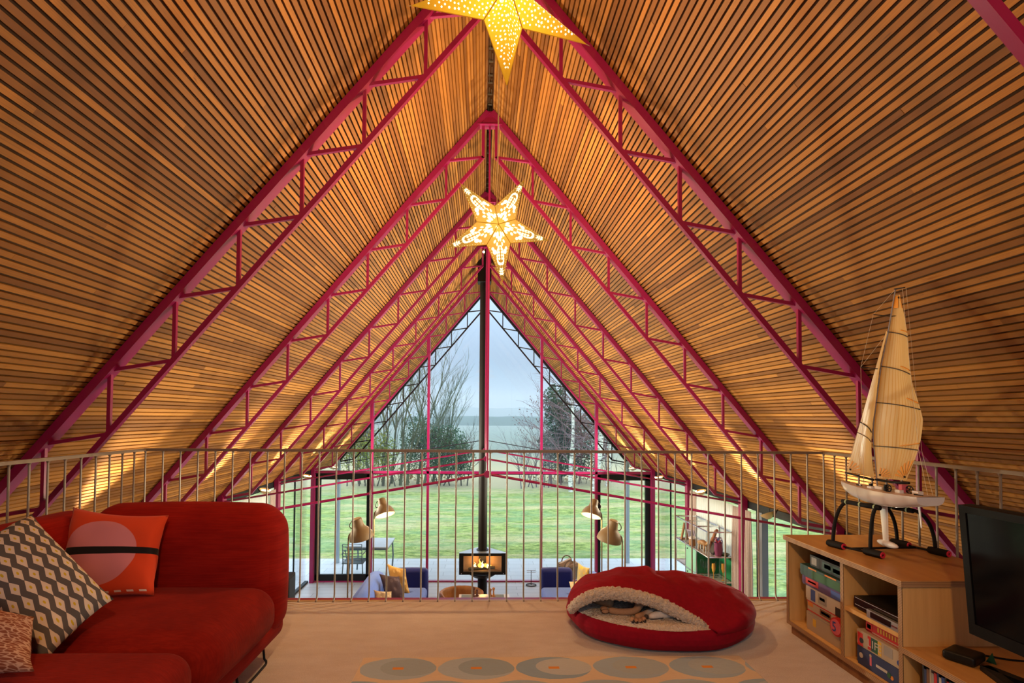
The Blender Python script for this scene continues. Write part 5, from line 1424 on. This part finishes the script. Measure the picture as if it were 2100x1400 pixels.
chess(-.175, 9.02, .16, CH1, 'taller dark red chess piece on the coffee table'); chess(-.120, 9.05, .115, CH1, 'shorter dark red chess piece on the coffee table')
chess(.105, 9.05, .125, CH2, 'tan chess piece on the coffee table, the one nearer the dark pair'); chess(.155, 9.03, .15, CH2, 'tan chess piece on the coffee table, the one farther from the dark pair')
# small wire stand by the glass
ws = thing('wire_stand', 'small dark T-shaped stand on an oval base by the gable glass', 'stand', (.955, 10.9, GZ))
MB().tube([(.955, 10.9, GZ + .01), (.955, 10.9, GZ + .30)], .006, 8).build('post', BLACK, ws)
m = MB(); pts = [(.955 + .10 * math.cos(a * PI / 12), 10.9 + .08 * math.sin(a * PI / 12), GZ + .012) for a in range(25)]; m.tube(pts, .010, 6); m.build('base', BLACK, ws, smooth='all')
m = MB(); m.tube([(.865, 10.9, GZ + .30), (1.045, 10.9, GZ + .30)], .006, 6); m.tube([(.865, 10.88, GZ + .27), (1.045, 10.88, GZ + .27)], .005, 6); m.build('cross_bar', SILVER, ws)
# black box and lead by the wall
bx_ = thing('speaker', 'black floor box just past the end of the red sofa backrest', 'speaker', (-3.18, 8.6, GZ))
m = MB(); m.rbox((-3.17, 8.6, GZ + .45), (.30, .30, .90), .02, 3); m.build('cabinet', BLACKR, bx_, merge=True)
MB().bb(-3.025, -3.018, 8.47, 8.73, GZ + .05, GZ + .85).build('grille', BLACK, bx_)
tag(MB().tube(catmull([(-2.95, 9.75, GZ + .006), (-2.88, 9.72, GZ + .01), (-2.80, 9.78, GZ + .03), (-2.74, 9.72, GZ + .01), (-2.80, 9.68, GZ + .006), (-2.93, 9.68, GZ + .006)], 5), .010, 6).build('coiled_lead', SILVER, None, smooth='all'), 'small silver coiled lead lying on the lounge floor by the red sofa', 'lead')

# chrome shelf
cs = thing('chrome_shelf', 'chrome tube shelving unit with green panels along the lounge side wall', 'shelving unit', (3.32, 8.17, GZ))
sx0, sx1 = 3.15, 3.495; ys = [7.55, 7.97, 8.39, 8.81]; zs = [GZ + .02 + i * .352 for i in range(6)]
def ctube(a, b): MB().tube([a, b], .0105, 8).build('tube', CHROME, cs, smooth=True)
for x in (sx0, sx1):
    for y in ys: ctube((x, y, zs[0]), (x, y, zs[-1]))
    for z_ in zs: ctube((x, ys[0], z_), (x, ys[-1], z_))
for y in ys:
    for z_ in zs: ctube((sx0, y, z_), (sx1, y, z_))
SHG = paint('shelf_grey_glass', (.45, .47, .47), .2); GRN = paint('green_panel', (.012, .15, .055), .35); GRN2 = paint('pale_green_panel', (.20, .44, .31), .3)
for z_ in zs[1:5]: MB().bb(sx0 + .012, sx1 - .012, ys[0] + .012, ys[-1] - .012, z_ - .004, z_ + .004).build('shelf_plate', SHG, cs)
for zi in (1, 2, 3):
    MB().bb(sx0 - .004, sx0 + .004, ys[1] + .012, ys[2] - .012 , zs[zi] + .012, zs[zi + 1] - .012).build('door_panel', GRN2 if zi > 1 else GRN, cs)
    MB().bb(sx1 - .004, sx1 + .004, ys[0] + .012, ys[2] - .012, zs[zi] + .012, zs[zi + 1] - .012).build('back_panel', GRN, cs)
    MB().bb(sx0 + .012, sx1 - .012, ys[1] - .004, ys[1] + .004, zs[zi] + .012, zs[zi + 1] - .012).build('side_panel', GRN, cs)
    MB().ball((sx0 - .012, ys[2] - .09, zs[zi + 1] - .05), .011, 8, 6).build('knob', BLACK, cs)
for y in ys:
    for z_ in zs:
        for x in (sx0, sx1): MB().ball((x, y, z_), .016, 10, 8).build('connector_ball', CHROME, cs, smooth='all')
z4 = zs[4] + .005
o = MB(); a = Vector((3.24, 8.68, z4))
for (p, q) in (((-.05, 0, 0), (.0, 0, .26)), ((.05, 0, 0), (.0, 0, .26)), ((-.05, 0, .008), (.05, 0, .008))): o.beam(a + Vector(p), a + Vector(q), .05, .018, (0, 1, 0))
tag(o.build('wooden_triangle', WOODB), 'triangular brown wooden frame at the far end of the chrome shelf top', 'ornament')
pf = thing('picture_frame', 'small leaning mauve picture frame on the chrome shelf top', 'picture frame', (3.24, 8.42, z4))
Rf = Matrix.Rotation(-.22, 3, 'Y') @ Matrix.Rotation(.3, 3, 'Z')
MB().box((3.26, 8.42, z4 + .105), (.014, .17, .20), Rf).build('frame', paint('mauve_frame', (.33, .26, .32), .5), pf); MB().box((3.252, 8.42, z4 + .105), (.004, .13, .16), Rf).build('picture', paint('photo_print', (.15, .13, .16), .3), pf)
tj = thing('jar', 'brown jar with a pale lid on the chrome shelf, in front of the picture frame', 'jar', (3.21, 8.28, z4))
MB().lathe([(.001, 0), (.055, 0), (.06, .06), (.05, .10)], 16, (3.21, 8.26, z4)).build('body', WOODB, tj, smooth=True); MB().lathe([(.05, .10), (.062, .105), (.062, .12), (.02, .14), (.001, .15)], 16, (3.21, 8.26, z4)).build('lid', WHITEP, tj, smooth=True)
an = thing('wooden_animal', 'tan wooden animal figure standing in the middle of the chrome shelf top', 'figurine', (3.25, 7.95, z4))
m = MB(); m.tube([(3.22, 8.04, z4 + .10), (3.24, 7.95, z4 + .115), (3.26, 7.87, z4 + .10)], [.03, .042, .03], 10)
for (x, y) in ((3.21, 8.02), (3.25, 8.02), (3.23, 7.88), (3.27, 7.88)): m.tube([(x, y, z4), (x, y, z4 + .10)], .012, 6)
m.tube([(3.26, 7.87, z4 + .10), (3.265, 7.82, z4 + .15)], [.022, .016], 8); m.build('body', paint('tan_wood_figure', (.40, .22, .09), .5), an, smooth='all')
gi = thing('wooden_giraffe', 'slim rust-brown wooden figure rising behind the tan animal', 'figurine', (3.38, 7.93, z4))
m = MB(); m.tube(catmull([(3.38, 7.98, z4 + .0), (3.38, 7.96, z4 + .12), (3.38, 7.90, z4 + .20), (3.38, 7.84, z4 + .29), (3.38, 7.82, z4 + .32)], 4), [.03] * 8 + [.024] * 6 + [.018, .012, .010], 8); m.ball((3.38, 7.79, z4 + .325), .02, 10, 8, 0, .5, (1, 1.7, 1)); m.build('body', paint('rust_wood', (.28, .10, .04), .5), gi, smooth='all')
bk = thing('photo_block', 'dark slanted photo block beside the bright flower vase on the shelf', 'ornament', (3.30, 7.72, z4))
MB().box((3.30, 7.74, z4 + .075), (.02, .12, .15), Matrix.Rotation(.25, 3, 'Y')).build('block', BLACK, bk); MB().box((3.30, 7.76, z4 + .010), (.10, .10, .016)).build('foot', SILVER, bk)
vz = thing('flower_vase', 'vase of red and blue flowers at the near end of the chrome shelf top', 'vase', (3.33, 7.63, z4))
MB().lathe([(.001, 0), (.045, 0), (.062, .09), (.055, .17), (.058, .19)], 20, (3.33, 7.63, z4)).build('vase', paint('purple_red_glass', (.22, .05, .12), .2), vz, smooth=True)
m = MB(); rv = random.Random(4)
for k in range(60):
    d = Vector((rv.gauss(0, .5), rv.gauss(0, .5), 1)).normalized(); c = Vector((3.33, 7.63, z4 + .16)) + d * rv.uniform(.03, .10); leaf(m, c, .022, rv)
m.build('petals', leafm('red_blue_petal', (.50, .05, .05), (.06, .15, .40)), vz)
tag(MB().lathe([(.001, 0), (.04, 0), (.065, .03), (.06, .034), (.035, .01), (.001, .008)], 18, (3.42, 7.62, z4)).build('bowl', paint('green_glaze', (.05, .08, .03), .3), None, smooth=True), 'low dark green bowl beside the flower vase on the shelf', 'bowl')
tag(MB().lathe([(.001, 0), (.032, 0), (.034, .13), (.001, .14)], 16, (3.28, 8.62, zs[3] + .005)).build('candle', paint('beige_wax', (.62, .44, .26), .6), None, smooth=True), 'thick beige candle on the open far bay of the chrome shelf', 'candle')
def flute(x, y, mat, label, group):
    t = thing('champagne_flute', label, 'glass', (x, y, zs[3] + .005), group); z0 = zs[3] + .005
    MB().lathe([(.001, 0), (.030, .001), (.004, .006), (.0035, .10)], 12, (x, y, z0)).build('stem', mat, t, smooth=True)
    MB().lathe([(.0035, .10), (.018, .125), (.026, .17), (.022, .235), (.0205, .235), (.024, .17), (.016, .127), (.001, .105)], 12, (x, y, z0)).build('bowl', mat, t, smooth=True)
AMB = paint('amber_glass', (.60, .30, .05), .15)
for k, (x, y) in enumerate(((3.20, 7.90), (3.27, 7.88), (3.34, 7.90), (3.41, 7.88), (3.20, 7.80), (3.35, 7.79), (3.43, 7.76), (3.21, 7.70))): flute(x, y, GLASSW, 'clear champagne flute in the row on the chrome shelf', 'clear flutes on the chrome shelf')
flute(3.27, 7.66, AMB, 'amber champagne flute near the middle of the glass row', 'amber flutes'); flute(3.40, 7.64, AMB, 'amber champagne flute at the wall end of the glass row', 'amber flutes')

# outdoors on the paving
lb = thing('log_basket', 'round wicker log basket on the paving behind the blue sofa arm', 'basket', (1.86, 11.85, PZ))
WICK = None
def wicker():
    t = NT('wicker'); w = t.n('TexWave', wave_type='BANDS', bands_direction='Z'); w.inputs['Scale'].default_value = 28; w.inputs['Distortion'].default_value = 6; w.inputs['Detail'].default_value = 2; t.l(t.geo(), w.inputs['Vector'])
    c = t.mix(w.outputs['Fac'], (.10, .05, .025), (.42, .26, .13)); t.prin(c, .8, bump=w.outputs['Fac'], bstr=.8, bdist=.01); return t.mat
WICK = wicker()
MB().lathe([(.001, .012), (.19, .012), (.235, .27), (.25, .30), (.24, .31), (.215, .27), (.17, .05), (.001, .05)], 32, (1.86, 11.85, PZ)).build('basket_body', WICK, lb, smooth=True)
for y, z_ in ((11.63, 0), (12.07, 0)):
    MB().tube(bez((1.75, y, PZ + .29), (1.75, y, PZ + .49), (1.97, y, PZ + .49), (1.97, y, PZ + .29), 12), .013, 8).build('handle', WICK, lb, smooth='all')
for k, (x, y, z_, a, L) in enumerate(((1.80, 11.85, .47, .4, .14), (1.90, 11.88, .43, -.6, .14), (1.84, 11.80, .42, 1.2, .13), (1.95, 11.80, .41, .2, .12), (1.76, 11.92, .42, -1.0, .12))):
    d = Vector((math.cos(a), math.sin(a) * .5, .35)).normalized(); c = Vector((x, y, PZ + z_ - .13))
    o = MB().beam(c - d * L, c + d * L, .085, .075, (0, 0, 1)).build('split_log', paint('split_wood', (.50, .30, .16), .8))
    tag(o, ('pale split log poking highest out of the wicker basket', 'pale split log beside the tallest one in the wicker basket', 'split log lying near the front rim of the wicker basket', 'split log near the far-side rim towards the glass door', 'split log at the rim towards the stove side')[k], 'log', 'logs in the wicker basket')
GT = paint('weathered_table', (.50, .56, .60), .4); GI = paint('garden_iron', (.12, .17, .20), .5)
gt = thing('garden_table', 'grey metal garden table on the wet paving outside the glass door', 'table', (-2.4, 12.0, PZ))
MB().bb(-2.95, -2.05, 11.65, 12.55, PZ + .70, PZ + .725).build('table_top', GT, gt)
m = MB(); m.bb(-2.93, -2.07, 11.67, 12.53, PZ + .655, PZ + .70); m.build('apron', GI, gt)
for x in (-2.9, -2.1):
    for y in (11.7, 12.5): MB().tube([(x, y, PZ + .01), (x + .02, y, PZ + .35), (x, y, PZ + .66)], .018, 8).build('leg', GI, gt, smooth='all')
def gchair(x, y, rz, label):
    t = thing('garden_chair', label, 'chair', (x, y, PZ)); R = Matrix.Rotation(rz, 3, 'Z')
    W = lambda a, b, c: Vector((x, y, PZ)) + R @ Vector((a, b, c))
    m = MB(); m.v = []; m.box((0, 0, 0), (.44, .42, .02)); m.v = [W(p.x, p.y, p.z + .44) for p in m.v]; m.build('seat', GI, t)
    for (a, b) in ((-.2, -.19), (.2, -.19), (-.2, .19), (.2, .19)): MB().tube([W(a * 1.1, b * 1.1, .012), W(a, b, .44)], .012, 8).build('leg', GI, t)
    m = MB()
    m.tube([W(-.2, .2, .44), W(-.2, .26, .85), W(.2, .26, .85), W(.2, .2, .44)], .012, 8)
    for k in range(5): m.tube([W(-.2, .21 + .012 * k, .52 + .07 * k), W(.2, .21 + .012 * k, .52 + .07 * k)], .008, 6)
    m.build('backrest', GI, t, smooth='all')
    for s_ in (-1, 1): MB().tube([W(s_ * .22, .22, .64), W(s_ * .23, -.1, .65), W(s_ * .22, -.19, .44)], .010, 8).build('arm', GI, t, smooth='all')
gchair(-2.75, 11.62, PI, 'dark iron garden chair on the house side of the garden table')
# little festoon bulb at the ridge before the flue
hb = thing('ridge_bulb', 'single small lit bulb hanging at the ridge above the flue box', 'bulb', (-.05, 9.0, 4.0))
MB().ball((-.05, 9.0, 4.02), .020, 12, 8).build('globe', emis('small_bulb', (1, .8, .5), 6), hb, smooth='all'); MB().tube([(-.05, 9.0, 4.03), (-.05, 9.0, 4.36)], .004, 6).build('cord', BLACK, hb)

# ================================================================== WORLD AND EXPOSURE
w = bpy.data.worlds.new('overcast_dusk_sky'); scene.world = w; w.use_nodes = True
nt = w.node_tree; nt.nodes.clear()
out = nt.nodes.new('ShaderNodeOutputWorld'); bg = nt.nodes.new('ShaderNodeBackground'); tc = nt.nodes.new('ShaderNodeTexCoord'); sp_ = nt.nodes.new('ShaderNodeSeparateXYZ'); rp = nt.nodes.new('ShaderNodeValToRGB')
nt.links.new(tc.outputs['Generated'], sp_.inputs[0]); nt.links.new(sp_.outputs['Z'], rp.inputs[0])
for i, (p, c) in enumerate(SKY):
    el = rp.color_ramp.elements[i] if i < 2 else rp.color_ramp.elements.new(p)
    el.position = p; el.color = (*c, 1)
nt.links.new(rp.outputs[0], bg.inputs['Color']); bg.inputs['Strength'].default_value = SKY_S; nt.links.new(bg.outputs[0], out.inputs['Surface'])
